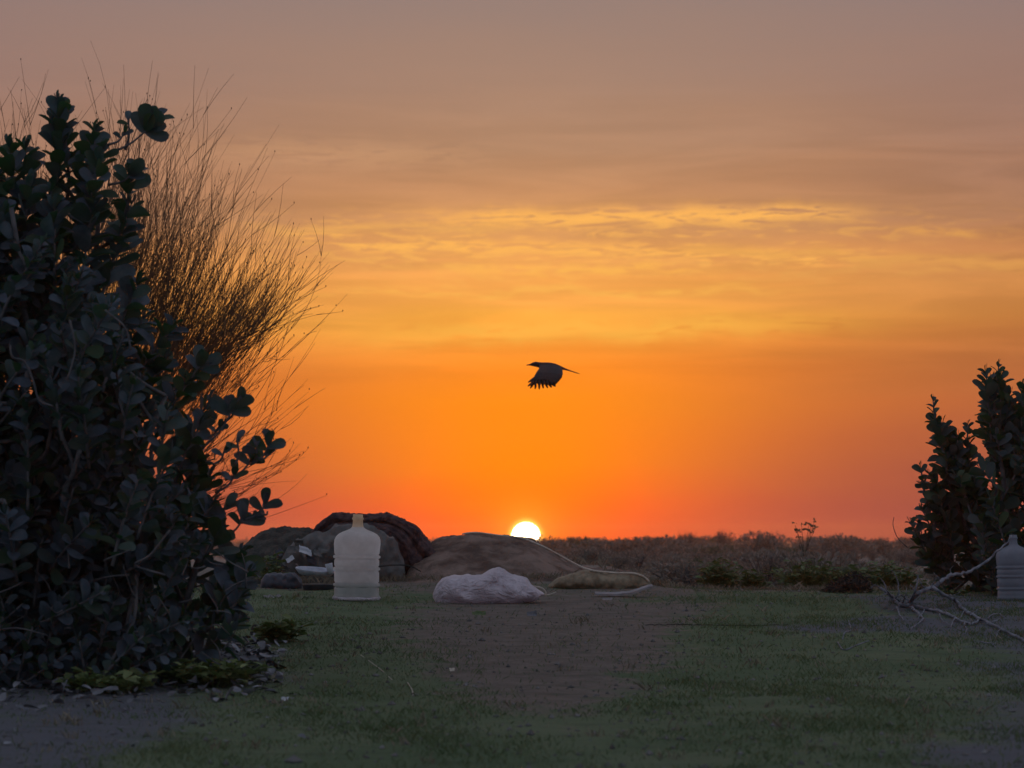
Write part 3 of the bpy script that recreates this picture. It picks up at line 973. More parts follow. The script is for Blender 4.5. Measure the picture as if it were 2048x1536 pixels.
def jug(px, py, Y, label, mats, tilt=0.0, dents=0.03, seed=0, scale=1.0, water=0.0):
    p = at(px, py, Y)
    p[2] = gz(p[0], Y) - 0.004
    root = empty('water_jug', p, label, 'water jug', 'large water jugs standing on the ground')
    body = [(0.012, 0.0), (0.010, 0.06), (0.0, 0.10), (0.002, 0.120), (0.010, 0.130), (0.022, 0.133), (0.030, 0.127), (0.045, 0.127)]
    ribs = [(0.075, 0.098), (0.165, 0.188), (0.232, 0.255)]
    h = 0.06
    rr = 0.127
    for (a, b) in ribs:
        body += [(a - 0.008, rr), (a, rr - 0.006), (a + 0.006, rr + 0.006), (b - 0.006, rr + 0.006), (b, rr - 0.006), (b + 0.008, rr)]
    body += [(0.285, rr + 0.001), (0.315, 0.130), (0.338, 0.128), (0.356, 0.121), (0.372, 0.106), (0.384, 0.084), (0.393, 0.060), (0.401, 0.043), (0.410, 0.0335)]
    neck = [(0.410, 0.0335), (0.420, 0.030), (0.445, 0.028), (0.452, 0.029), (0.455, 0.033), (0.462, 0.033), (0.465, 0.028), (0.478, 0.0275), (0.482, 0.0265), (0.480, 0.024), (0.43, 0.0245)]
    sc = scale
    body = [(a * sc, b * sc) for a, b in body]
    neck = [(a * sc, b * sc) for a, b in neck]
    V, F = lathe(body, 48, p[0], p[1], p[2], dents, seed)
    b = link('body', V, F, mats[0], root, smooth=True)
    V, F = lathe(neck, 32, p[0], p[1], p[2], 0, seed)
    link('neck', V, F, mats[1], root, smooth=True)
    if water:
        ring, f2 = [], []
        for i in range(64):
            a_ = 2 * math.pi * i / 64
            up_ = 0.016 + 0.007 * mnoise.noise(Vector((math.cos(a_) * 3, math.sin(a_) * 3, 2)))
            for (h_, r_) in ((0.001, 0.128), (0.003, 0.1355), (up_, 0.1365), (up_ + 0.003, 0.133)):
                k_ = r_ * (1 + 0.02 * mnoise.noise(Vector((math.cos(a_) * 2, math.sin(a_) * 2, 9))))
                ring.append((p[0] + k_ * math.cos(a_), p[1] + k_ * math.sin(a_), p[2] + h_))
        for i in range(64):
            i2 = (i + 1) % 64
            for k in range(3):
                f2.append((i * 4 + k, i2 * 4 + k, i2 * 4 + k + 1, i * 4 + k + 1))
        link('base_rim', ring, f2, M['sack'], root, smooth=True)
        V, F = lathe([(0.012, 0.0), (0.012, 0.119), (0.030, 0.1205), (water, 0.1205), (water + 0.001, 0.0)], 40, p[0], p[1], p[2])
        wm, q = mat_new('stale_water')
        b_ = q.node('ShaderNodeBsdfPrincipled')
        b_.inputs['Base Color'].default_value = (0.62, 0.70, 0.66, 1)
        b_.inputs['Roughness'].default_value = 0.08
        b_.inputs['IOR'].default_value = 1.33
        b_.inputs['Transmission Weight'].default_value = 0.85
        o2 = q.node('ShaderNodeOutputMaterial'); q.t.links.new(b_.outputs[0], o2.inputs[0])
        link('water', V, F, wm, root, smooth=True)
    root.rotation_euler = (0, tilt, 0)
    return root


jug(713, 1194, 13.55, 'upright translucent ribbed water jug beside the dark heap, its open neck against the dark roll', (M['jug'], M['jug_neck']), R(0.8), 0.07, 1.3, 1.0, 0.095)
jug(2030, 1188, 13.5, 'small grey water jug cut by the right edge, under the leafy shrub', (M['jug_grey'], M['jug_grey']), R(-1), 0.05, 4.1, 0.76)


# ------------------------------------------------------------------ heaps and bundles lofted along their length
def loft(name, Y, top, bottom_to_ground, depth, mat, label, cat, crinkle=0.012, freq=9.0, bottom=None, nseg=90, nring=40, yslope=0.0, ridged=False, seed=0.0, parent=None, flat=0.5, group=None):
    """top / bottom: outline in photo pixels at distance Y; a real body of the given depth"""
    top = np.array(top, dtype=float)
    xs = np.linspace(top[0, 0], top[-1, 0], nseg)
    ty = np.interp(xs, top[:, 0], top[:, 1])
    V, F = [], []
    for i, x in enumerate(xs):
        T = at(x, ty[i], Y)
        if bottom is not None:
            b = np.array(bottom, dtype=float)
            B = at(x, np.interp(x, b[:, 0], b[:, 1]), Y)[2]
        else:
            B = gz(T[0], Y) - 0.03
        e = math.sin(math.pi * min(1, max(0, (i + 0.35) / (nseg - 0.3)))) ** flat
        hz = max(0.006, (T[2] - B) / 2)
        cz = (T[2] + B) / 2
        dd = depth * e / 2 + 0.004
        for k in range(nring):
            a = 2 * math.pi * k / nring
            ca, sa = math.cos(a), math.sin(a)
            ca = math.copysign(abs(ca) ** 0.85, ca)
            sa = math.copysign(abs(sa) ** 0.85, sa)
            p = Vector((T[0], Y + yslope * (x - top[0, 0]) / 100 + dd * ca, cz + hz * sa))
            n = mnoise.noise(Vector((p.x * freq + seed, p.y * freq, p.z * freq))) + 0.5 * mnoise.noise(Vector((p.x * freq * 2.7, p.y * freq * 2.7 + seed, p.z * freq * 2.7)))
            if ridged:
                n = 0.55 - 1.6 * abs(n) + 0.35 * mnoise.noise(Vector((p.x * freq * 5, p.y * freq * 5, p.z * freq * 5 + seed)))
                if crinkle > 0.021: n -= 0.5 * abs(mnoise.noise(Vector((p.x * freq * 2.2 + p.z * freq * 3, p.y * freq, p.z * freq + seed * 2))))
            w = crinkle * n * min(1, e * 1.6)
            V.append((p.x + w * 0.4, p.y + w * ca, p.z + w * sa * (1.0 if sa > -0.6 else 0.2)))
    for i in range(nseg - 1):
        for k in range(nring):
            k2 = (k + 1) % nring
            F.append((i * nring + k, i * nring + k2, (i + 1) * nring + k2, (i + 1) * nring + k))
    F.append(tuple(range(nring))[::-1])
    F.append(tuple((nseg - 1) * nring + k for k in range(nring)))
    cx = (top[0, 0] + top[-1, 0]) / 2
    b0 = at(cx, 1150, Y)
    o = link(name, V, F, mat, parent, smooth=True, base=(b0[0], Y, gz(b0[0], Y)))
    if parent is None:
        tag(o, label, cat, group)
    return o


# dark low heap furthest left
RUB = [(440, 1135), (470, 1105), (490, 1080), (521, 1058), (545, 1055), (572, 1053), (610, 1056), (640, 1060), (700, 1055), (740, 1080), (780, 1120)]
loft('cloth_bundle', 15.35, [(560, 1125), (575, 1098), (600, 1080), (620, 1072), (640, 1063), (665, 1056), (700, 1053), (740, 1056), (765, 1064), (783, 1078), (795, 1096), (802, 1112), (808, 1132)], True, 0.35, M['grey'],
     'slumped grey cloth bundle behind the upright water jug, under the dark roll', 'bundle', 0.050, 4.5, ridged=True, seed=8.0, flat=0.3, nseg=120, nring=56)


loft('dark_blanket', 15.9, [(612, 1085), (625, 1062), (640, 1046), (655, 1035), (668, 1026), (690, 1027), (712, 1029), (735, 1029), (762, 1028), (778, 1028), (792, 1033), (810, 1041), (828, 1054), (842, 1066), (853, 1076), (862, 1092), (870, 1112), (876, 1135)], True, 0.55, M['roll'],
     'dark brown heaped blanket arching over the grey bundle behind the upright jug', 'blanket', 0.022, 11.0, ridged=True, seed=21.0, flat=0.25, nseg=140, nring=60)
def blanket_folds():
    root = bpy.data.objects['dark_blanket']
    Y = 15.72
    for ctrl, rad, sd0 in (([(628, 1070), (646, 1050), (668, 1036), (700, 1037), (735, 1038), (772, 1038), (800, 1049), (826, 1067), (845, 1092), (860, 1120), (868, 1150)], [5, 8, 9, 9, 9, 10, 12, 14, 15, 15, 10], 1.0),
                           ([(640, 1072), (662, 1056), (700, 1054), (745, 1054), (778, 1058), (802, 1074), (820, 1096), (832, 1122), (838, 1152)], [4, 7, 8, 8, 10, 13, 15, 15, 10], 5.0)):
        n_ = 90
        P = curve([at(x, y, Y - 0.03 * sd0 / 5) for x, y in ctrl], n_)
        rr = np.interp(np.linspace(0, 1, n_), np.linspace(0, 1, len(rad)), rad) * Y / FPX
        t = np.gradient(P, axis=0); t /= np.linalg.norm(t, axis=1)[:, None]
        V, F = [], []
        nr = 32
        for i in range(n_):
            sv = np.array([0.0, 1.0, 0.0]); b_ = np.cross(t[i], sv)
            for k in range(nr):
                a = 2 * math.pi * k / nr
                d = math.cos(a) * sv * 1.3 + math.sin(a) * b_
                p_ = P[i] + rr[i] * d
                nn_ = mnoise.noise(Vector((p_[0] * 12, p_[1] * 12, p_[2] * 12 + sd0))) * 0.014 + mnoise.noise(Vector((a * 2.5 + sd0, i * 0.05, 3))) * 0.012 + mnoise.noise(Vector((p_[0] * 45, p_[1] * 30, p_[2] * 45))) * 0.005
                V.append(p_ + d * nn_)
        for i in range(n_ - 1):
            for k in range(nr):
                k2 = (k + 1) % nr
                F.append((i * nr + k, i * nr + k2, (i + 1) * nr + k2, (i + 1) * nr + k))
        F.append(tuple(range(nr))[::-1]); F.append(tuple((n_ - 1) * nr + k for k in range(nr)))
        link('fold', V, F, M['roll'], root, smooth=True)


blanket_folds()
def mound(name, Y, top, depth_front, depth_back, mat, label, cat, rough=0.03, seed=0.0, nx=170, ny=60):
    """a bank of loose earth: crest follows the outline, the sides run out into the ground"""
    top = np.array(top, float)
    xs = np.linspace(top[0, 0], top[-1, 0], nx)
    V, F = [], []
    b0 = at((top[0, 0] + top[-1, 0]) / 2, 1150, Y)
    for i, px in enumerate(xs):
        T = at(px, np.interp(px, top[:, 0], top[:, 1]), Y)
        e = math.sin(math.pi * (i + 0.01) / (nx - 0.98)) ** 0.16
        for j in range(ny):
            v = j / (ny - 1) * 2 - 1
            y = Y + (v * depth_front if v < 0 else v * depth_back)
            H = (T[2] - gz(T[0], Y))
            prof = max(0.0, math.cos(v * math.pi / 2)) ** (1.15 + 0.5 * mnoise.noise(Vector((T[0] * 3, seed, 0))))
            g0 = gz(T[0], y)
            n1_ = mnoise.noise(Vector((T[0] * 5 + seed, y * 4, 0))) + 0.6 * mnoise.noise(Vector((T[0] * 13, y * 11, seed))) + 0.35 * mnoise.noise(Vector((T[0] * 37, y * 31, seed))) + 0.2 * mnoise.noise(Vector((T[0] * 90, y * 80, seed)))
            V.append((T[0], y, g0 - 0.02 * (1 - prof) + H * prof * e + rough * n1_ * min(1, prof * 2.2) * e))
    for i in range(nx - 1):
        for j in range(ny - 1):
            a_ = i * ny + j
            F.append((a_, a_ + ny, a_ + ny + 1, a_ + 1))
    o = link(name, V, F, mat, smooth=True, base=(b0[0], Y, gz(b0[0], Y)))
    return tag(o, label, cat)


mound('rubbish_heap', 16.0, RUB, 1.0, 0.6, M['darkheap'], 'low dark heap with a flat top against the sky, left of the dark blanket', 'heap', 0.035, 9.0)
mound('earth_bank', 16.3, [(822, 1120), (840, 1090), (856, 1076), (872, 1069), (900, 1066), (925, 1066), (948, 1063), (975, 1068), (1005, 1072), (1040, 1074), (1064, 1078), (1085, 1091), (1120, 1113), (1150, 1129), (1180, 1138), (1230, 1142), (1300, 1148)],
      1.45, 1.2, M['brown'], 'low brown earth bank below the sun, sloping down to the right behind the white sack', 'bank', 0.030, 2.0)
loft('burlap_sack', 14.4, [(1095, 1172), (1110, 1160), (1140, 1150), (1165, 1143), (1185, 1144), (1220, 1147), (1255, 1147), (1275, 1147), (1288, 1152), (1298, 1163), (1302, 1170)],
     False, 0.22, M['burlap'], 'long brown sack lying flat at the right foot of the earth bank', 'sack', 0.018, 11.0,
     bottom=[(1095, 1178), (1140, 1180), (1200, 1185), (1250, 1184), (1290, 1178), (1302, 1172)], ridged=True, seed=5.0, flat=0.5)
loft('plastic_sack', 13.35, [(866, 1187), (872, 1172), (882, 1160), (898, 1152), (906, 1151), (922, 1153), (945, 1153), (962, 1153), (974, 1145), (990, 1140), (1006, 1143), (1022, 1150), (1040, 1154), (1052, 1160), (1062, 1172), (1074, 1180), (1088, 1187)],
     False, 0.30, M['sack'], 'crumpled white plastic sack lying on the bare earth, middle of the clearing', 'sack', 0.036, 3.8,
     bottom=[(866, 1195), (874, 1208), (884, 1216), (930, 1213), (980, 1210), (1040, 1208), (1065, 1202), (1080, 1193), (1088, 1190)], ridged=True, seed=11.0, flat=0.5, nseg=150, nring=64)


def single_tube(name, ctrl, rad, mat, label, cat, n=24, sides=6, Ys=None, lift=0.0, group=None, jitter=0.0, ground=False, wob=0.0, base=None):
    """ctrl: photo pixels; each point lies on the ground (ground=True) or at the distance given in Ys"""
    P = []
    for i, (x, y) in enumerate(ctrl):
        if ground:
            p = gp(x, y); p = p + np.array([0, 0, rad if np.isscalar(rad) else max(rad)]) * 0.8 + np.array([0, 0, lift])
        else:
            p = at(x, y, Ys[i] if Ys is not None and not np.isscalar(Ys) else Ys)
        P.append(p)
    pts = curve(P, n)
    if wob: pts = pts + rng.normal(0, wob, pts.shape)
    mb = MB()
    r_ = np.interp(np.linspace(0, 1, n), np.linspace(0, 1, len(rad)), rad) if not np.isscalar(rad) else rad
    mb.tube(pts, r_, sides, jitter=jitter)
    o = mb.build(name, mat, smooth=True, base=tuple(pts[0]))
    return tag(o, label, cat, group)


def laid_rope():
    from mathutils.bvhtree import BVHTree
    trees = []
    for nm in ('earth_bank', 'burlap_sack'):
        o = bpy.data.objects[nm]
        vs = [o.location + v.co for v in o.data.vertices]
        trees.append(BVHTree.FromPolygons(vs, [tuple(p.vertices) for p in o.data.polygons]))
    C2 = np.array([(925, 1068), (960, 1068), (1000, 1074), (1045, 1078), (1085, 1095), (1120, 1114), (1165, 1138), (1188, 1145), (1230, 1149), (1268, 1149), (1288, 1156), (1298, 1166)], float)
    P = []
    for k in np.linspace(0, len(C2) - 1, 90):
        px, py = np.interp(k, range(len(C2)), C2[:, 0]), np.interp(k, range(len(C2)), C2[:, 1])
        best = None
        for _ in range(14):
            d = Vector(ray(px, py)).normalized()
            for t_ in trees:
                h = t_.ray_cast(Vector((0, 0, CAM_Z)), d)
                if h[0] is not None and (best is None or h[3] < best[1]):
                    best = (h[0] - d * 0.006 + Vector((0, 0, 0.003)), h[3])
            if best: break
            py += 1.0
        if best: P.append(best[0])
    P = np.array([tuple(p) for p in P])
    Q = P.copy()
    for _ in range(6):
        Q[1:-1] = (Q[:-2] + Q[1:-1] * 2 + Q[2:]) / 4
    Q[:, 2] += 0.006
    Q[:, 1] -= 0.004
    mb = MB()
    mb.tube(Q, 0.0062, 6)
    o = mb.build('rope', M['rope'], smooth=True, base=tuple(Q[0]))
    tag(o, 'thin pale rope running down the earth bank and over the long brown sack', 'rope')


laid_rope()
single_tube('twine', [(1066, 1172), (1084, 1176), (1092, 1186), (1085, 1191), (1100, 1189), (1112, 1184)], 0.0035, M['rope'],
            'short curl of pale twine beside the tied end of the white sack', 'twine', 24, 5, 13.4)


def slab(name, ctrl_px, width, thick, mat, label, cat, Y=None, lift=0.0, group=None):
    """thin bent strip: centreline in pixels, real width (in depth) and thickness"""
    pts = curve([gp(x, y) if Y is None else at(x, y, Y) for x, y in ctrl_px], 20) + np.array([0, 0, lift])
    V, F = [], []
    for i, p in enumerate(pts):
        w = width * (0.75 + 0.25 * math.sin(math.pi * i / 19)) / 2
        zz = 0.004 * mnoise.noise(Vector((i * 0.5, 0, 2)))
        V += [p + (0, -w, zz), p + (0, w, 0.01 + zz), p + (0, w, 0.01 + zz + thick), p + (0, -w, zz + thick)]
    for i in range(19):
        for k in range(4):
            k2 = (k + 1) % 4
            F.append((i * 4 + k, i * 4 + k2, (i + 1) * 4 + k2, (i + 1) * 4 + k))
    F += [(3, 2, 1, 0), (76, 77, 78, 79)]
    o = link(name, V, F, mat, base=tuple(pts[0]))
    return tag(o, label, cat, group)


slab('bark_strip', [(1190, 1190), (1230, 1191), (1262, 1188), (1285, 1180), (1305, 1175)], 0.07, 0.010, M['card'], 'pale curved strip of bark on the ground below the long brown sack', 'bark strip', Y=13.75)
slab('bark_strip', [(1205, 1201), (1225, 1201)], 0.03, 0.005, M['card'], 'tiny pale chip on the earth below the curved bark strip', 'chip', Y=13.5)

# litter beside the jug
def tray():
    p = at(630, 1148, 14.4)
    gzz = gz(p[0], p[1])
    root = empty('metal_tray', (p[0], p[1], gzz), 'shiny silver tray tipped on edge, left of the upright jug', 'tray')
    V, F = [], []
    nu = 48
    for j, (r, h) in enumerate([(0, 0.0), (0.6, 0.0), (0.85, 0.004), (0.97, 0.022), (1.06, 0.030), (1.07, 0.024), (0.99, 0.012), (0.85, -0.006), (0.6, -0.008), (0, -0.008)]):
        for i in range(nu):
            a = 2 * math.pi * i / nu
            V.append((r * 0.112 * math.cos(a), r * 0.085 * math.sin(a), h))
    for j in range(9):
        for i in range(nu):
            F.append((j * nu + i, j * nu + (i + 1) % nu, (j + 1) * nu + (i + 1) % nu, (j + 1) * nu + i))
    V = np.array(V)
    al = R(7)
    c, s = math.cos(al), math.sin(al)
    Vr = np.stack([V[:, 0], V[:, 1] * c - V[:, 2] * s, V[:, 1] * s + V[:, 2] * c], 1)
    be = R(5)
    Vr = np.stack([Vr[:, 0] * math.cos(be) + Vr[:, 2] * math.sin(be), Vr[:, 1], -Vr[:, 0] * math.sin(be) + Vr[:, 2] * math.cos(be)], 1)
    Vr += p
    Vr[:, 2] += 0.002
    link('dish', Vr, F, M['metal'], root, smooth=True)
    V, F = lathe([(0.0, 0), (0.0, 0.075), (0.006, 0.088), (0.034, 0.098), (0.037, 0.10)], 32, p[0] + 0.02, p[1] + 0.01, gzz - 0.005)
    o = link('plastic_tub', V, F, M['tub'], smooth=True, base=(p[0], p[1], gzz))
    tag(o, 'dark shallow tub under the silver tray beside the upright jug', 'tub')


tray()
V, F = lathe([(0, 0.0), (0.0, 0.016), (0.03, 0.019), (0.06, 0.023), (0.061, 0.0215), (0.03, 0.0175), (0.004, 0.014)], 24, 0, 0, 0)
V = np.array(V)
p = at(662, 1147, 14.33)
be = R(-14)
V = np.stack([V[:, 0] * math.cos(be) + V[:, 2] * math.sin(be), V[:, 1], -V[:, 0] * math.sin(be) + V[:, 2] * math.cos(be)], 1)
o = link('paper_cup', V + p, F, M['paper'], smooth=True, base=tuple(p))
tag(o, 'small white cup leaning between the silver tray and the upright jug', 'cup')


def scrap(px, py, Y, w, h, label, mat='paper', seed=0, yaw=0.0, tilt=0.6, name='paper_scrap', cat='scrap', group=None, roll=0.0):
    """a crumpled sheet of real size"""
    n = 10
    V, F = [], []
    for j in range(n):
        for i in range(n):
            u, v = i / (n - 1) - 0.5, j / (n - 1) - 0.5
            z = 0.12 * w * mnoise.noise(Vector((u * 3.1 + seed, v * 3.1, seed))) + 0.06 * w * mnoise.noise(Vector((u * 9 + seed, v * 9, 1)))
            V.append((u * w * (1 + 0.2 * mnoise.noise(Vector((v * 4, seed, 0)))), v * h * (1 + 0.2 * mnoise.noise(Vector((u * 4, seed, 5)))), z))
    for k in range(n * n):
        V.append((V[k][0], V[k][1], V[k][2] - 0.002))
    for j in range(n - 1):
        for i in range(n - 1):
            a = j * n + i
            F.append((a, a + 1, a + n + 1, a + n)); b = a + n * n
            F.append((b, b + n, b + n + 1, b + 1))
    V = np.array(V)
    c, s = math.cos(tilt), math.sin(tilt)
    V = np.stack([V[:, 0], V[:, 1] * c - V[:, 2] * s, V[:, 1] * s + V[:, 2] * c], 1)
    c, s = math.cos(roll), math.sin(roll)
    V = np.stack([V[:, 0] * c + V[:, 2] * s, V[:, 1], -V[:, 0] * s + V[:, 2] * c], 1)
    c, s = math.cos(yaw), math.sin(yaw)
    V = np.stack([V[:, 0] * c - V[:, 1] * s, V[:, 0] * s + V[:, 1] * c, V[:, 2]], 1)
    p = gp(px, py) + np.array([0, 0, 0.006]) if Y is None else at(px, py, Y)
    o = link(name, V + p, F, M[mat], smooth=True, base=tuple(p))
    return tag(o, label, cat, group)


scrap(611, 1101, 15.1, 0.085, 0.06, 'pale blue folded paper lying on the grey bundle left of the upright jug', seed=2, yaw=0.5, tilt=0.9, roll=0.35)
scrap(636, 1106, 15.1, 0.06, 0.05, 'dull grey paper flap just right of the pale folded paper', 'grey', seed=4, yaw=0.4, tilt=0.9, roll=0.3)
scrap(583, 1099, 15.1, 0.05, 0.05, 'dim grey paper square left of the pale folded paper', 'grey', seed=6, tilt=1.1)
scrap(580, 1118, 15.0, 0.05, 0.035, 'small bright white scrap under the grey paper square', seed=8, tilt=0.9, roll=-0.6)
scrap(491, 1119, 15.68, 0.03, 0.03, 'white crumb of litter at the shrub edge, left one of two', seed=10, tilt=0.9)
scrap(513, 1118, 15.68, 0.03, 0.04, 'white crumb of litter at the shrub edge, right one of two', seed=12, tilt=0.9, roll=0.5)
for k_, (x_, y_, w_, m_, l_) in enumerate([(648, 1099, 0.07, 'grey', 'grey rag fold on the bundle just left of the jug'), (598, 1086, 0.06, 'darkheap', 'dark rag lying on top of the grey bundle'),
                                        (622, 1119, 0.08, 'tub', 'dark plastic shred under the pale folded paper'), (560, 1105, 0.07, 'tub', 'dark plastic shred on the low dark heap'),
                                        (596, 1132, 0.06, 'card', 'dull card scrap between the dark bag and the silver tray')]):
    scrap(x_, y_, 15.12 if x_ > 570 else 15.3, w_, w_ * 0.7, l_, m_, seed=40 + k_ * 3, yaw=0.4 * k_, tilt=0.9, roll=0.3 * (k_ % 3 - 1))
scrap(570, 1157, None, 0.09, 0.05, 'flat brownish card on the ground left of the silver tray', 'card', seed=14, tilt=0.35)
scrap(545, 1196, None, 0.10, 0.05, 'flat grey card on the ground below the silver tray', 'card', seed=15, tilt=0.3)
scrap(200, 1386, None, 0.14, 0.10, 'long pale scrap of paper at the front of the fallen leaves', seed=16, tilt=0.25)
scrap(1064, 1232, None, 0.05, 0.05, 'small dim curled scrap on the bare earth under the white sack', 'dryleaf', seed=18, tilt=0.7)
scrap(958, 1230, None, 0.07, 0.05, 'dark green curled leaf on the earth just below the white sack', 'herb', seed=20, tilt=0.5, cat='leaf', name='fallen_leaf')
scrap(570, 1402, None, 0.025, 0.02, 'tiny white speck of litter alone on the dark turf, lower left', seed=24, tilt=0.6)
scrap(904, 1342, None, 0.022, 0.02, 'tiny tan speck of litter on the edge of the bare earth', 'rope', seed=26, tilt=0.6)

loft('plastic_bag', 14.55, [(522, 1160), (530, 1150), (548, 1146), (566, 1149), (585, 1146), (596, 1152), (604, 1162)], True, 0.16, M['tub'],
     'dark crumpled plastic bag on the ground between the big shrub and the silver tray', 'bag', 0.014, 14.0, ridged=True, seed=31.0, nseg=50, nring=32)

# ------------------------------------------------------------------ sticks and dead branch
single_tube('stick', [(755, 1133), (790, 1130), (820, 1132), (842, 1143)], [0.006, 0.004], M['darkstick'], 'thin dark stick on the ground right of the upright jug', 'stick', 14, 6, 15.0)
single_tube('stick', [(1314, 1220), (1312, 1230), (1315, 1240), (1320, 1246)], [0.002, 0.0035, 0.002], M['rope'], 'short pale curved twig standing up from the bare earth', 'stick', 12, 5, 12.9)
single_tube('stick', [(1290, 1251), (1380, 1251), (1470, 1253), (1575, 1251)], [0.002, 0.0035, 0.002], M['darkstick'], 'long straight dark stick half sunk in the turf, mid right', 'stick', 40, 6, ground=True, wob=0.0015)
single_tube('stick', [(1697, 1243), (1701, 1262), (1690, 1266), (1685, 1280)], [0.004, 0.003], M['dead'], 'short crooked pale twig on the turf left of the dead branch', 'stick', 14, 5, ground=True)
single_tube('stick', [(1675, 1286), (1688, 1302), (1712, 1292), (1738, 1283)], [0.003, 0.0035, 0.002], M['dead'], 'pale V-shaped twig on the turf below the crooked twig', 'stick', 16, 5, ground=True)
single_tube('stick', [(815, 1366), (824, 1380), (826, 1392)], 0.002, M['rope'], 'thin pale straw on the turf below the water jug', 'straw', 8, 4, ground=True)
single_tube('stick', [(722, 1312), (760, 1340), (784, 1362)], 0.0018, M['rope'], 'fine pale stalk lying on the turf, up left of the short straw', 'straw', 8, 4, ground=True)


def dead_branch():
    Y = 11.6
    b = gp(1815, 1225)
    root = empty('dead_branch', b, 'bare grey forked dead branch sprawled on the ground before the right shrub', 'branch')
    Yb = b[1]
    main = MB()

    def br(ctrl, r0, r1, ys, n=18, mb=None):
        pts = curve([at(x, y, yy) if y < 1196 else gp(x, y) + np.array([0, 0, 0.012]) for (x, y), yy in zip(ctrl, ys)], n)
        pts = pts + rng.normal(0, 0.0022, pts.shape)
        m_ = mb or MB()
        m_.tube(pts, np.linspace(r0, r1, n) * 0.8 * (1 + 0.15 * np.sin(np.arange(n) * 1.7)), 8, jitter=0.16)
        return m_
    q0 = Yb
    br([(1762, 1175), (1774, 1186), (1785, 1200), (1797, 1212), (1815, 1216), (1822, 1205), (1832, 1190), (1850, 1180), (1868, 1174)], 0.010, 0.015, [q0 + .25, q0 + .2, q0 + .1, q0, q0, q0, q0 + .1, q0 + .15, q0 + .2], 40, main)
    br([(1868, 1174), (1885, 1160), (1905, 1150), (1930, 1146), (1955, 1134), (1980, 1118), (1992, 1104), (2012, 1088), (2022, 1072)], 0.013, 0.005, [q0 + .2, q0 + .25, q0 + .3, q0 + .35, q0 + .4, q0 + .5, q0 + .5, q0 + .55, q0 + .6], 40, main)
    br([(1862, 1172), (1885, 1188), (1910, 1205), (1925, 1222), (1950, 1238), (1975, 1250), (2005, 1265), (2030, 1278), (2055, 1290)], 0.013, 0.007, [q0 + .2, q0 + .15, q0, q0 - .1, q0 - .2, q0 - .3, q0 - .45, q0 - .55, q0 - .6], 36, main)
    br([(1822, 1214), (1850, 1222), (1880, 1228), (1905, 1238), (1925, 1248), (1945, 1252), (1960, 1244)], 0.012, 0.006, [q0, q0 - .02, q0 - .08, q0 - .15, q0 - .25, q0 - .3, q0 - .3], 28, main)
    main.build('limb', M['dead'], root, smooth=True)
    br([(1785, 1200), (1776, 1184), (1768, 1166), (1760, 1156)], 0.006, 0.002, [q0 + .1] * 4, 12).build('twig', M['dead'], root, smooth=True)
    br([(1797, 1190), (1796, 1170), (1792, 1152), (1784, 1140)], 0.005, 0.002, [q0 + .1] * 4, 12).build('twig', M['dead'], root, smooth=True)
    br([(1812, 1216), (1800, 1208), (1790, 1194), (1800, 1190), (1818, 1204)], 0.006, 0.004, [q0 - .02] * 5, 16).build('twig', M['dead'], root, smooth=True)
    br([(1850, 1176), (1842, 1166), (1836, 1152)], 0.006, 0.002, [q0 + .1] * 3, 10).build('twig', M['dead'], root, smooth=True)
    br([(1818, 1212), (1828, 1186), (1836, 1160), (1832, 1150)], 0.008, 0.003, [q0 + .05] * 4, 12).build('twig', M['dead'], root, smooth=True)
    br([(1793, 1218), (1800, 1234), (1808, 1246)], 0.007, 0.003, [q0, q0 - .1, q0 - .2], 10).build('twig', M['dead'], root, smooth=True)
    br([(1820, 1218), (1838, 1232), (1845, 1244), (1832, 1256), (1822, 1262)], 0.008, 0.003, [q0, q0 - .1, q0 - .2, q0 - .3, q0 - .35], 16).build('twig', M['dead'], root, smooth=True)
    br([(1930, 1250), (1934, 1264), (1930, 1276)], 0.005, 0.002, [q0 - .3, q0 - .35, q0 - .4], 8).build('twig', M['dead'], root, smooth=True)
    br([(1975, 1240), (1995, 1232), (2008, 1240)], 0.005, 0.002, [q0 - .3, q0 - .28, q0 - .28], 8).build('twig', M['dead'], root, smooth=True)
    br([(1960, 1290), (1985, 1292), (1992, 1304)], 0.004, 0.002, [q0 - .9, q0 - .9, q0 - 1.0], 8).build('twig', M['dead'], root, smooth=True)
    br([(1740, 1176), (1752, 1172), (1770, 1182)], 0.004, 0.004, [q0 + .25] * 3, 8).build('twig', M['dead'], root, smooth=True)
    for (x_, y_, dx, dy_) in [(1790, 1206, -22, -30), (1806, 1210, 8, -34), (1835, 1196, -14, -28), (1860, 1180, 12, -24), (1880, 1168, -12, -22), (1822, 1222, 26, 22), (1850, 1226, -14, 20), (1880, 1234, 20, 22),
                              (1910, 1242, -12, 22), (1940, 1236, 22, -16), (1975, 1252, 26, -10), (2005, 1262, -14, 20), (1800, 1216, -26, 12), (1772, 1188, -18, 10), (1898, 1196, 24, -12), (1930, 1224, -16, 22)]:
        br([(x_, y_), (x_ + dx * 0.5 + rng.normal(0, 3), y_ + dy_ * 0.5), (x_ + dx, y_ + dy_)], 0.0045, 0.0015, [q0 + (1200 - y_) * 0.006] * 3, 9).build('twig', M['dead'], root, smooth=True)
    br([(1905, 1150), (1900, 1140), (1908, 1130)], 0.004, 0.0015, [q0 + .3] * 3, 8).build('twig', M['dead'], root, smooth=True)


dead_branch()


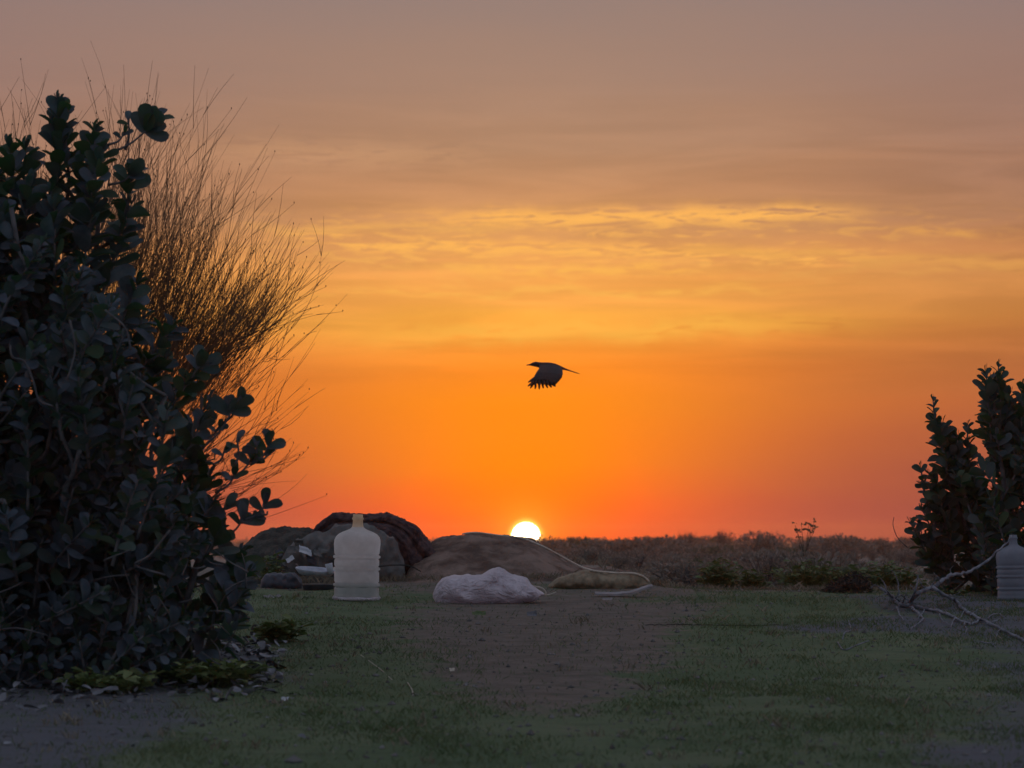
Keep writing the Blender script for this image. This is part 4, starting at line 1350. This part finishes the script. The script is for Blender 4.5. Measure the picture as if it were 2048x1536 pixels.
# ------------------------------------------------------------------ low plants and litter
def leafy_plant(name, label, px, py, w, h, n, size, mat, cat='plant', group=None, seed=0, Y=None, upright=0.6, thin_stem=0.002):
    p = gp(px, py) if Y is None else np.array([at(px, py, Y)[0], Y, gz(at(px, py, Y)[0], Y)])
    root = empty(name, p, label, cat, group)
    st, lv = MB(), MB()
    for k in range(n):
        a = rng.uniform(0, 2 * math.pi)
        r = w * math.sqrt(rng.random()) / 2
        tip = p + np.array([r * math.cos(a), r * math.sin(a) * 0.8, h * rng.uniform(0.35, 1.0) * (1 - 0.4 * r / w)])
        b = p + np.array([r * 0.45 * math.cos(a), r * 0.4 * math.sin(a), -0.005])
        pts = curve([b, (b + tip) / 2 + np.array([0, 0, 0.1 * h]), tip], 5)
        st.tube(pts, np.linspace(thin_stem, thin_stem * 0.5, 5), 4)
        for _ in range(rng.integers(3, 7)):
            s = rng.uniform(0.35, 1)
            q_ = pts[0] + (pts[-1] - pts[0]) * s + rng.normal(0, 0.004, 3)
            th = rng.uniform(0, 2 * math.pi)
            put_leaf(lv, q_, np.array([math.cos(th), math.sin(th), rng.uniform(-0.2, 1) * upright]), np.array([rng.normal(0, .3), rng.normal(0, .3), 1]), size * rng.uniform(0.6, 1.2), LT_LOW)
    st.build('stem', M['herb'], root)
    lv.build('foliage', mat, root)
    return root


leafy_plant('low_plant', 'low round-leaved plant on the turf at the right foot of the big shrub', 562, 1285, 0.24, 0.12, 46, 0.060, M['creeper'])
leafy_plant('low_plant', 'small green plant at the foot of the dark heap, left of the silver tray', 543, 1170, 0.18, 0.20, 45, 0.05, M['herb'], Y=15.0)
leafy_plant('low_plant', 'green creeping plant among the fallen leaves, right clump near the shrub foot', 420, 1372, 0.42, 0.10, 110, 0.055, M['creeper'])
leafy_plant('low_plant', 'green creeping plant among the fallen leaves, left clump near the shrub foot', 215, 1386, 0.36, 0.09, 90, 0.050, M['creeper'])
leafy_plant('low_plant', 'bushy green plant beyond the turf edge with a shaggy round top', 1440, 1185, 0.32, 0.26, 110, 0.050, M['herb'], Y=15.6)
leafy_plant('low_plant', 'small green plant beyond the turf edge, just right of the bushy one', 1505, 1185, 0.22, 0.19, 60, 0.045, M['herb'], Y=15.7)
leafy_plant('low_plant', 'broad green plant beyond the turf edge, left of the dark hollow clump', 1620, 1165, 0.60, 0.26, 150, 0.055, M['herb'], Y=16.6)
leafy_plant('low_plant', 'broad green plant between the dead branch and the right shrub foot', 1770, 1165, 0.55, 0.25, 140, 0.055, M['herb'], Y=16)
leafy_plant('low_plant', 'tiny green tuft under the arm of the dead branch', 1905, 1190, 0.2, 0.03, 25, 0.03, M['herb'])


def dark_clump():
    p = np.array([at(1692, 1188, 14.3)[0], 14.3, gz(at(1692, 1188, 14.3)[0], 14.3)])
    root = empty('dark_brushwood', p, 'dark tangled clump of brushwood on the turf edge, left of the dead branch', 'brushwood')
    mb = MB()
    for k in range(260):
        a = rng.uniform(-1, 1)
        x = a * 0.14
        h = 0.12 * (1 - abs(a - 0.3) ** 1.5 * 0.8) * rng.uniform(0.2, 1)
        q0_ = p + np.array([x, rng.uniform(-.1, .1), h])
        d = rng.normal(0, 1, 3) * np.array([1, 0.6, 0.35])
        d /= np.linalg.norm(d)
        l = rng.uniform(0.04, 0.10)
        mb.tube(curve([q0_ - d * l / 2, q0_ + rng.normal(0, .008, 3), q0_ + d * l / 2], 4), [0.003, 0.003, 0.002, 0.001], 3)
    mb.build('twigs', M['darkstick'], root)
    lv = MB()
    for k in range(260):
        a = rng.uniform(-1, 1)
        q0_ = p + np.array([a * 0.14, rng.uniform(-.1, .1), 0.115 * (1 - abs(a - 0.3) ** 1.5 * 0.8) * rng.uniform(0, 1)])
        put_leaf(lv, q0_, rng.normal(0, 1, 3), rng.normal(0, 1, 3), rng.uniform(0.02, 0.04), LT_LOW)
    lv.build('foliage', M['darkheap'], root)


dark_clump()


def leaf_litter():
    mb = MB()
    n = 0
    while n < 1500:
        px, py = rng.uniform(-40, 560), rng.normal(1335, 34)
        lim = 1400 - max(0, px - 150) * 0.10
        if py > lim + 40 or py < 1270: continue
        p = gp(px, py)
        d = rng.normal(0, 1, 3); d[2] = rng.normal(0, 0.25)
        put_leaf(mb, p + np.array([0, 0, rng.uniform(0.004, 0.03)]), d, np.array([rng.normal(0, .35), rng.normal(0, .35), 1]), rng.uniform(0.02, 0.065), LT[rng.integers(4)])
        n += 1
    for _ in range(60):
        px, py = rng.uniform(0, 620), rng.uniform(1390, 1500)
        p = gp(px, py)
        d = rng.normal(0, 1, 3); d[2] = 0.1
        put_leaf(mb, p + np.array([0, 0, 0.006]), d, np.array([rng.normal(0, .2), 0, 1]), rng.uniform(0.012, 0.035), LT[0])
    o = mb.build('leaf_litter', M['dryleaf'], smooth=True)
    tag(o, 'pale dry fallen leaves strewn along the foot of the big shrub', 'fallen leaves', kind='stuff')


leaf_litter()


def grass():
    n = 52000
    v = np.zeros((n * 4, 3))
    F = []
    k = 0
    while k < n:
        y = 5.6 + 9.2 * rng.random() ** 0.8
        x = rng.uniform(-0.235, 0.235) * y
        d = mnoise.noise(Vector((x * 2.2, y * 1.3, 1))) + 0.6 * mnoise.noise(Vector((x * 7, y * 5, 8)))
        e = abs((x - 0.12) / (0.17 + 0.155 * max(0.0, y - 7.2))) ** 2.6
        s = math.exp(-e) * (1 / (1 + math.exp(-(y - 7.6) * 2.5)))
        a1 = 1 / (1 + math.exp((x + 1.05 + 0.28 * max(0, y - 10)) * 9))
        if rng.random() > (0.45 + 0.8 * d) * (1 - 0.9 * s) * (1 - 0.8 * a1): continue
        z = gz(x, y)
        h = rng.uniform(0.006, 0.017) * (1 + 0.6 * max(0, d))
        a = rng.uniform(0, 2 * math.pi)
        w = rng.uniform(0.0012, 0.0024)
        lx, ly = rng.normal(0, 0.7) * h, rng.normal(0, 0.5) * h
        c, s_ = math.cos(a) * w, math.sin(a) * w
        i = k * 4
        v[i] = (x - c, y - s_, z - 0.003)
        v[i + 1] = (x + c, y + s_, z - 0.003)
        v[i + 2] = (x + c * 0.6 + lx * 0.5, y + s_ * 0.6 + ly * 0.5, z + h * 0.6)
        v[i + 3] = (x + lx, y + ly, z + h)
        F.append((i, i + 1, i + 2, i + 3))
        k += 1
    o = link('grass', v, F, M['grass'])
    tag(o, 'short sparse grass over the clearing', 'grass', kind='stuff')


grass()


def straw():
    V, F = [], []
    r = np.random.default_rng(77)
    def blade(x, y, h):
        z = gz(x, y)
        a = r.uniform(0, 6.28); w = 0.0016
        lx, ly = r.normal(0, 0.5) * h, r.normal(0, 0.4) * h
        c, s_ = math.cos(a) * w, math.sin(a) * w
        i = len(V)
        V.extend([(x - c, y - s_, z - 0.003), (x + c, y + s_, z - 0.003), (x + c + lx * 0.4, y + s_ + ly * 0.4, z + h * 0.6), (x + lx, y + ly, z + h)])
        F.append((i, i + 1, i + 2, i + 3))
    for _ in range(420):                       # tufts hugging the heaps and the turf edge
        px = r.uniform(540, 1980)
        y = (15.0 + 0.5 * r.random() if px < 1330 else 14.75 + 0.7 * r.random())
        cx = (px - 1024) / FPX * y
        for _ in range(r.integers(6, 22)):
            blade(cx + r.normal(0, 0.03), y + r.normal(0, 0.04), r.uniform(0.015, 0.06))
    for _ in range(2500):
        y = r.uniform(15.5, 30); blade(r.uniform(-0.05, 0.2) * y, y, r.uniform(0.03, 0.10))
    for _ in range(900):
        y = r.uniform(6.5, 14.5); blade(r.uniform(-0.22, 0.22) * y, y, r.uniform(0.006, 0.02))
    for _ in range(260):
        y = r.uniform(6.3, 14.0); cx = r.uniform(-0.2, 0.22) * y
        if abs(cx - 0.12) < 0.12 + 0.15 * max(0, y - 7.2) and r.random() < 0.75: continue
        for _ in range(r.integers(4, 14)):
            blade(cx + r.normal(0, 0.015), y + r.normal(0, 0.02), r.uniform(0.012, 0.034))
    o = link('dry_grass', V, F, M['straw'])
    tag(o, 'dry pale straw tufts round the heaps and beyond the turf edge', 'dry grass', kind='stuff')


straw()


# pebbles and clods
def clods():
    mb = MB()
    for _ in range(2600):
        y = rng.uniform(5.8, 14.5)
        x = rng.uniform(-0.23, 0.23) * y
        r = abs(rng.normal(0, 0.005)) + 0.002
        z = gz(x, y)
        T = np.array([(1, 0, 0), (0, 1, 0), (-1, 0, 0), (0, -1, 0), (0, 0, 0.8), (0, 0, -1)], dtype=float)
        T = T * rng.uniform(0.6, 1.3, (6, 1)) * r
        mb.add(T + np.array([x, y, z + r * 0.2]), [(0, 1, 4), (1, 2, 4), (2, 3, 4), (3, 0, 4), (1, 0, 5), (2, 1, 5), (3, 2, 5), (0, 3, 5)])
    o = mb.build('gravel', M['clod'])
    tag(o, 'small clods and grit scattered on the clearing', 'gravel', kind='stuff')


clods()


# ------------------------------------------------------------------ scrub on the plain
def shrub_mesh(seed, w, h, n, leaf, twiggy=0.3):
    r = np.random.default_rng(seed)
    lv, st = MB(), MB()
    lobes = [(r.uniform(-0.35, 0.35) * w, r.uniform(-0.35, 0.35) * w, r.uniform(0.35, 0.62) * h, r.uniform(0.22, 0.36) * w, r.uniform(0.30, 0.42) * h) for _ in range(7)]
    for k in range(n):
        lx, ly, lz, rw, rh = lobes[r.integers(len(lobes))]
        d = r.normal(0, 1, 3); d /= np.linalg.norm(d)
        rr = r.uniform(0.25, 1.08) ** 0.5
        p = np.array([lx + d[0] * rw * rr, ly + d[1] * rw * rr, max(0.02, lz + d[2] * rh * rr)])
        e = d + r.normal(0, 0.6, 3) + np.array([0, 0, 0.5])
        T, F = LT_LOW
        s, dd, nn = frame(e, r.normal(0, 1, 3))
        sz = leaf * r.uniform(0.6, 1.3)
        lv.add(p + sz * (T[:, :1] * s * 0.8 + T[:, 1:2] * dd + T[:, 2:3] * nn), F)
    for lx, ly, lz, rw, rh in lobes:
        for _ in range(4):
            e = np.array([lx + r.normal(0, rw * .5), ly + r.normal(0, rw * .5), lz + rh * r.uniform(0.3, 1.15)])
            st.tube(curve([(0, 0, 0), e * 0.5 + np.array([0, 0, -0.05 * h]), e], 6), np.linspace(0.02 * h, 0.004 * h, 6), 4)
    for _ in range(int(24 * twiggy)):
        lx, ly, lz, rw, rh = lobes[r.integers(len(lobes))]
        b = np.array([lx, ly, lz])
        e = b + np.array([r.normal(0, rw * .5), r.normal(0, rw * .5), rh * r.uniform(1.0, 1.5)])
        st.tube(curve([b, (b + e) / 2, e], 4), np.linspace(0.008 * h, 0.002 * h, 4), 3)
    return lv, st


protos = []
for i, (w, h, n, lf, tw_, mt) in enumerate([(1.5, 0.9, 1500, 0.09, 0.5, 'scrub'), (2.2, 0.8, 1800, 0.10, 0.3, 'scrub'), (1.1, 1.0, 1100, 0.08, 1.0, 'scrub_green'), (1.8, 0.65, 1300, 0.09, 0.2, 'scrub'), (0.9, 1.15, 900, 0.08, 1.4, 'scrub')]):
    lv, st = shrub_mesh(100 + i, w, h, n, lf, tw_)
    protos.append((lv, st, mt, h, []))


def place_scrub(k, x, y, s, label, group, sz=1.0, yaw=0.0, name='desert_shrub'):
    lv, st, mt, h, cache = protos[k]
    if not cache:
        a = link('crown', np.concatenate(lv.v), lv.f, M[mt])
        b = link('trunk', np.concatenate(st.v), st.f, M['stem'])
        cache.append((a, b))
        first = True
    else:
        first = False
    root = empty(name, (x, y, gz(x, y) - 0.04 * s), label, 'shrub', group)
    root.scale = (s, s, s * sz)
    root.rotation_euler = (0, 0, yaw)
    for o in cache[0]:
        c_ = o if first else o.copy()
        c_.parent = root
        if not first: col.objects.link(c_)


# individual ones that stand out on the skyline (px centre, top py, distance)
def skyline(k, px, top, Y, label, sz=1.0, widen=1.0):
    T = at(px, top, Y)
    h = protos[k][3]
    s = (T[2] - gz(T[0], Y) + 0.02) / h * 1.0
    place_scrub(k, T[0], Y, s * widen, label, None, sz / widen, rng.uniform(0, 6))


skyline(3, 1228, 1066, 62, 'broad low hump of scrub on the skyline, right of the sun', 1.0, 1.6)
skyline(2, 1160, 1072, 70, 'small blurred scrub bush on the skyline next to the sun', 1.0)
skyline(4, 1374, 1061, 80, 'small round bush poking above the skyline, middle right')
skyline(4, 1447, 1058, 85, 'dark narrow bush on the skyline left of the spiky clump')
skyline(0, 1510, 1058, 60, 'spiky clump of scrub on the skyline, left of the thin sprig', 1.0)
skyline(1, 1680, 1066, 70, 'wide flat bush on the skyline, right of the thin sprig', 1.0, 1.2)
skyline(3, 1780, 1075, 75, 'low bush on the skyline just left of the right shrub', 1.0)
skyline(0, 1085, 1076, 110, 'scrub directly below the right half of the sun', 0.9, 1.5)
skyline(1, 1040, 1074, 120, 'scrub hiding the lower rim of the sun', 0.9, 1.5)

# the rest of the plain
def plain():
    r = np.random.default_rng(5)
    pos = []
    tries = 0
    while len(pos) < 230 and tries < 20000:
        tries += 1
        y = 17.5 + 240 * r.random() ** 2.3
        px = r.uniform(830, 1880)
        x = (px - 1024) / FPX * y
        if any((x - a) ** 2 + (y - b) ** 2 < (0.25 + y * 0.013) ** 2 for a, b in pos): continue
        pos.append((x, y))
    items = []
    for i, (x, y) in enumerate(pos):
        k = int(r.integers(5))
        want_top = 1080 + (r.uniform(-12, -4) if r.random() < 0.12 else r.uniform(-2, 12)) if y > 70 else 1080 + r.uniform(6, 75) * (1 - (y - 17) / 75)
        px = 1024 + x / y * FPX
        T = at(px, max(want_top, 1068), y)
        s = max(0.12, (T[2] - gz(x, y)) / protos[k][3])
        wide = r.uniform(1.0, 1.6)
        kind_ = ['rounded brown bush', 'spreading brown bush', 'dark green bush', 'flat grey-brown bush', 'thin twiggy bush'][k]
        zone = 'near the turf' if y < 24 else ('on the near plain' if y < 40 else ('on the middle plain' if y < 80 else ('on the far plain' if y < 140 else 'close to the horizon')))
        spots = [(905, 'behind the dark blanket'), (1000, 'left of the sun behind the bank'), (1090, 'straight below the sun'), (1200, 'right of the sun behind the rope'),
                 (1310, 'behind the long brown sack'), (1400, 'between brown sack and bushy plant'), (1480, 'behind the bushy green plant'), (1560, 'left of the thin sprig'), (1650, 'under the thin sprig'), (1740, 'above the dark brushwood'), (9999, 'beside the right leafy shrub')]
        spot = [t_ for lim, t_ in spots if px < lim][0]
        items.append((kind_, zone, spot, k, x, y, s, wide))
    cells = {}
    for it in items: cells.setdefault(it[:3], []).append(it)
    for key, its in cells.items():
        its.sort(key=lambda q_: -q_[6] * q_[7] / q_[5])
        for n_, (kind_, zone, spot, k, x, y, s, wide) in enumerate(its):
            pre = '' if len(its) == 1 else ('larger ', 'smaller ')[n_] if len(its) == 2 else 'largest ' if n_ == 0 else 'smallest ' if n_ == len(its) - 1 else ['second', 'third', 'fourth', 'fifth', 'sixth', 'seventh', 'eighth', 'ninth'][n_ - 1] + ' largest '
            place_scrub(k, x, y, s * wide, pre + kind_ + ' ' + zone + ', ' + spot, 'scrub bushes over the plain', 1 / wide, r.uniform(0, 6.28))


plain()


def far_scrub():
    r = np.random.default_rng(9)
    mb = MB()
    T, F = LT_LOW
    for _ in range(420):
        y = r.uniform(265, 900)
        x = r.uniform(-0.30, 0.30) * y
        z0 = gz(x, y)
        h = (CAM_Z - z0) + y * r.uniform(-0.0016, 0.0013)
        w = h * r.uniform(1.6, 4)
        for _ in range(60):
            d = r.normal(0, 1, 3); d /= np.linalg.norm(d)
            p = np.array([x + d[0] * w * r.random() ** .5, y + d[1] * w * 0.6, z0 + abs(d[2]) * h * r.random() ** .4])
            s, dd, nn = frame(r.normal(0, 1, 3), r.normal(0, 1, 3))
            mb.add(p + 0.42 * h * (T[:, :1] * s + T[:, 1:2] * dd + T[:, 2:3] * nn), F)
    for _ in range(170):
        y = 45 + 215 * r.random()
        x = r.uniform(-0.45, -0.10) * y
        z0 = gz(x, y); h = min(CAM_Z - z0 - 0.02, r.uniform(0.3, 0.9)); w = h * r.uniform(0.8, 1.8)
        for _ in range(110):
            d = r.normal(0, 1, 3); d /= np.linalg.norm(d)
            p = np.array([x + d[0] * w * r.random() ** .5, y + d[1] * w * 0.8, z0 + abs(d[2]) * h * r.random() ** .4])
            s, dd, nn = frame(r.normal(0, 1, 3), r.normal(0, 1, 3))
            mb.add(p + 0.2 * h * (T[:, :1] * s + T[:, 1:2] * dd + T[:, 2:3] * nn), F)
    o = mb.build('far_scrub', M['scrub'])
    tag(o, 'far-off belt of scrub along the horizon', 'scrub', kind='stuff')


far_scrub()


def sprig():
    Y = 24.0
    p = np.array([at(1608, 1100, Y)[0], Y, gz(at(1608, 1100, Y)[0], Y)])
    root = empty('round_leaved_plant', p, 'thin sprig with a few round leaves standing against the red sky above the scrub', 'plant')
    st, lv = MB(), MB()
    for (px, py) in [(1590, 1050), (1603, 1050), (1622, 1052), (1628, 1043), (1618, 1047), (1632, 1054), (1595, 1064)]:
        e = at(px, py, Y + rng.normal(0, .03))
        b = p + np.array([rng.normal(0, .02), 0, 0])
        pts = curve([b, (b + e) / 2 + np.array([(e[0] - b[0]) * -0.2, 0, 0.02]), e], 8)
        st.tube(pts, np.linspace(0.004, 0.002, 8), 4)
        for k in range(4):
            q_ = pts[-1 - k // 2] + rng.normal(0, 0.008, 3)
            put_leaf(lv, q_, np.array([rng.normal(0, 1), rng.normal(0, .3), rng.uniform(0, 1)]), np.array([0, 1, 0.2]), rng.uniform(0.025, 0.042), LT[rng.integers(4)])
    for k in range(26):
        q_ = p + np.array([rng.normal(0, 0.06), rng.normal(0, .05), rng.uniform(0.0, 0.16)])
        put_leaf(lv, q_, rng.normal(0, 1, 3), rng.normal(0, 1, 3), rng.uniform(0.04, 0.07), LT[0])
    st.build('stem', M['darkstick'], root)
    lv.build('foliage', M['scrub_green'], root)


sprig()


# ------------------------------------------------------------------ the bird
def bird():
    Y = 20.0
    K = Y / FPX / 10.24       # metres per pixel of the enlarged photo crop

    c0 = at(1000 + 900 / 10.24, 680 + 550 / 10.24, Y)

    def P(cx, cy, d=0.0):
        """crop pixel -> point, d metres towards the camera"""
        return np.array([c0[0] + (cx - 900) * K, Y - d, c0[2] - (cy - 550) * K])
    root = empty('flying_crow', c0, 'black crow flying left across the orange sky with wings swept down', 'bird')
    mb = MB()
    # trunk from bill root to tail root : centre, half height, half width
    sec = [(600, 508, 14, 12), (640, 502, 28, 24), (690, 495, 46, 40), (735, 496, 55, 50), (790, 508, 56, 52), (860, 520, 64, 62), (940, 530, 74, 74), (1030, 536, 76, 76), (1120, 545, 68, 66), (1200, 560, 52, 52), (1260, 575, 38, 42), (1320, 592, 24, 44), (1400, 618, 15, 46), (1500, 652, 11, 52), (1580, 678, 8, 54), (1632, 694, 4, 44)]
    V, F = [], []
    ns = 18
    for (cx, cy, hh, hw) in sec:
        for k in range(ns):
            a = 2 * math.pi * k / ns
            V.append(P(cx, cy - hh * math.sin(a), hw * K * math.cos(a)))
    for i in range(len(sec) - 1):
        for k in range(ns):
            k2 = (k + 1) % ns
            F.append((i * ns + k, i * ns + k2, (i + 1) * ns + k2, (i + 1) * ns + k))
    F.append(tuple(range(ns))[::-1]); F.append(tuple((len(sec) - 1) * ns + k for k in range(ns)))
    mb.add(V, F)

    def wing(side):
        # leading and trailing edges in crop pixels, span parameter s
        le = np.array([(800, 520), (800, 600), (735, 700), (690, 790), (655, 860)], float)
        te = np.array([(1230, 545), (1285, 640), (1280, 740), (1215, 820), (1150, 885)], float)
        dep = np.array([0.02, 0.09, 0.16, 0.20, 0.22])
        ns_, nc = 15, 18
        top, bot = [], []
        for i in range(ns_):
            s = i / (ns_ - 1) * 4
            L_ = np.array([np.interp(s, range(5), le[:, k]) for k in (0, 1)])
            T_ = np.array([np.interp(s, range(5), te[:, k]) for k in (0, 1)])
            d = np.interp(s, range(5), dep) * side
            for j in range(nc):
                u = j / (nc - 1)
                q_ = L_ * (1 - u) + T_ * u
                th = (0.0075 * (1 - 0.65 * s / 4) * (1 - u) ** 0.5 + 0.0022) * (1 if 0 < j < nc - 1 else 0.6)
                cam_ = 0.015 * math.sin(math.pi * u)
                base_ = P(q_[0], q_[1], d)
                top.append(base_ + np.array([0, -side * (th + cam_) * 0.75, (th + cam_) * 0.5]))
                bot.append(base_ + np.array([0, side * (th - cam_) * 0.75, -(th - cam_) * 0.5]))
        V = top + bot
        m_ = ns_ * nc
        F = []
        for i in range(ns_ - 1):
            for j in range(nc - 1):
                a = i * nc + j
                F.append((a, a + 1, a + nc + 1, a + nc))
                F.append((m_ + a, m_ + a + nc, m_ + a + nc + 1, m_ + a + 1))
        for i in range(ns_ - 1):
            for j in (0, nc - 1):
                a = i * nc + j
                F.append((a, a + nc, m_ + a + nc, m_ + a))
        for j in range(nc - 1):
            for i in (0, ns_ - 1):
                a = i * nc + j
                F.append((a, m_ + a, m_ + a + 1, a + 1))
        mb.add(V, F)
        # primaries fanned along the tip
        roots = [(668, 835), (685, 850), (730, 860), (800, 865), (870, 868), (940, 870), (1010, 875), (1090, 880)]
        tips = [(568, 912), (618, 958), (722, 972), (808, 978), (893, 958), (985, 950), (1070, 938), (1150, 912)]
        for (a, b) in zip(roots, tips):
            a, b = np.array(a, float), np.array(b, float)
            st = a - (b - a) * 0.5
            ctrl = [P(st[0], st[1], side * 0.205), P((a[0] * .5 + b[0] * .5) + 6, (a[1] + b[1]) / 2, side * 0.235), P(b[0], b[1], side * 0.25)]
            mb.tube(curve(ctrl, 8), [0.010, 0.011, 0.011, 0.0105, 0.0095, 0.008, 0.006, 0.003], 6)
    wing(1)
    wing(-1)
    o = mb.build('body', M['bird'], root, smooth=True)
    rm = o.modifiers.new('remesh', 'REMESH')
    rm.mode = 'VOXEL'
    rm.voxel_size = 0.0028
    rm.use_smooth_shade = True
    bk = MB()
    bk.tube([P(640, 505), P(600, 508), P(560, 513), P(530, 517)], [0.0085, 0.0065, 0.0042, 0.0012], 8)
    bk.build('beak', M['beak'], root, smooth=True)
    for s_ in (1, -1):
        e = MB()
        cpt = P(690, 488, s_ * 0.0165)
        e.tube([cpt + (0, -0.003 * s_, 0), cpt, cpt + (0, 0.003 * s_, 0)], [0.0015, 0.0032, 0.0015], 8)
        e.build('eye', M['beak'], root, smooth=True)


bird()

# ------------------------------------------------------------------ haze over the plain
def haze():
    x0, x1, y0, y1, z0, z1 = -420, 420, -12, 920, -3.0, 6.0
    V = [(x0, y0, z0), (x1, y0, z0), (x1, y1, z0), (x0, y1, z0), (x0, y0, z1), (x1, y0, z1), (x1, y1, z1), (x0, y1, z1)]
    F = [(3, 2, 1, 0), (4, 5, 6, 7), (0, 1, 5, 4), (1, 2, 6, 5), (2, 3, 7, 6), (3, 0, 4, 7)]
    m, q = mat_new('evening_haze')
    v = q.node('ShaderNodeVolumePrincipled')
    v.inputs['Color'].default_value = (0.98, 0.60, 0.34, 1)
    v.inputs['Density'].default_value = 0.0006
    v.inputs['Anisotropy'].default_value = 0.75
    o_ = q.node('ShaderNodeOutputMaterial')
    q.t.links.new(v.outputs[0], o_.inputs['Volume'])
    o = link('haze', V, F, m)
    tag(o, 'thin evening haze over the plain', 'haze', kind='stuff')


import os
if os.environ.get('NOHAZE') is None:
    haze()
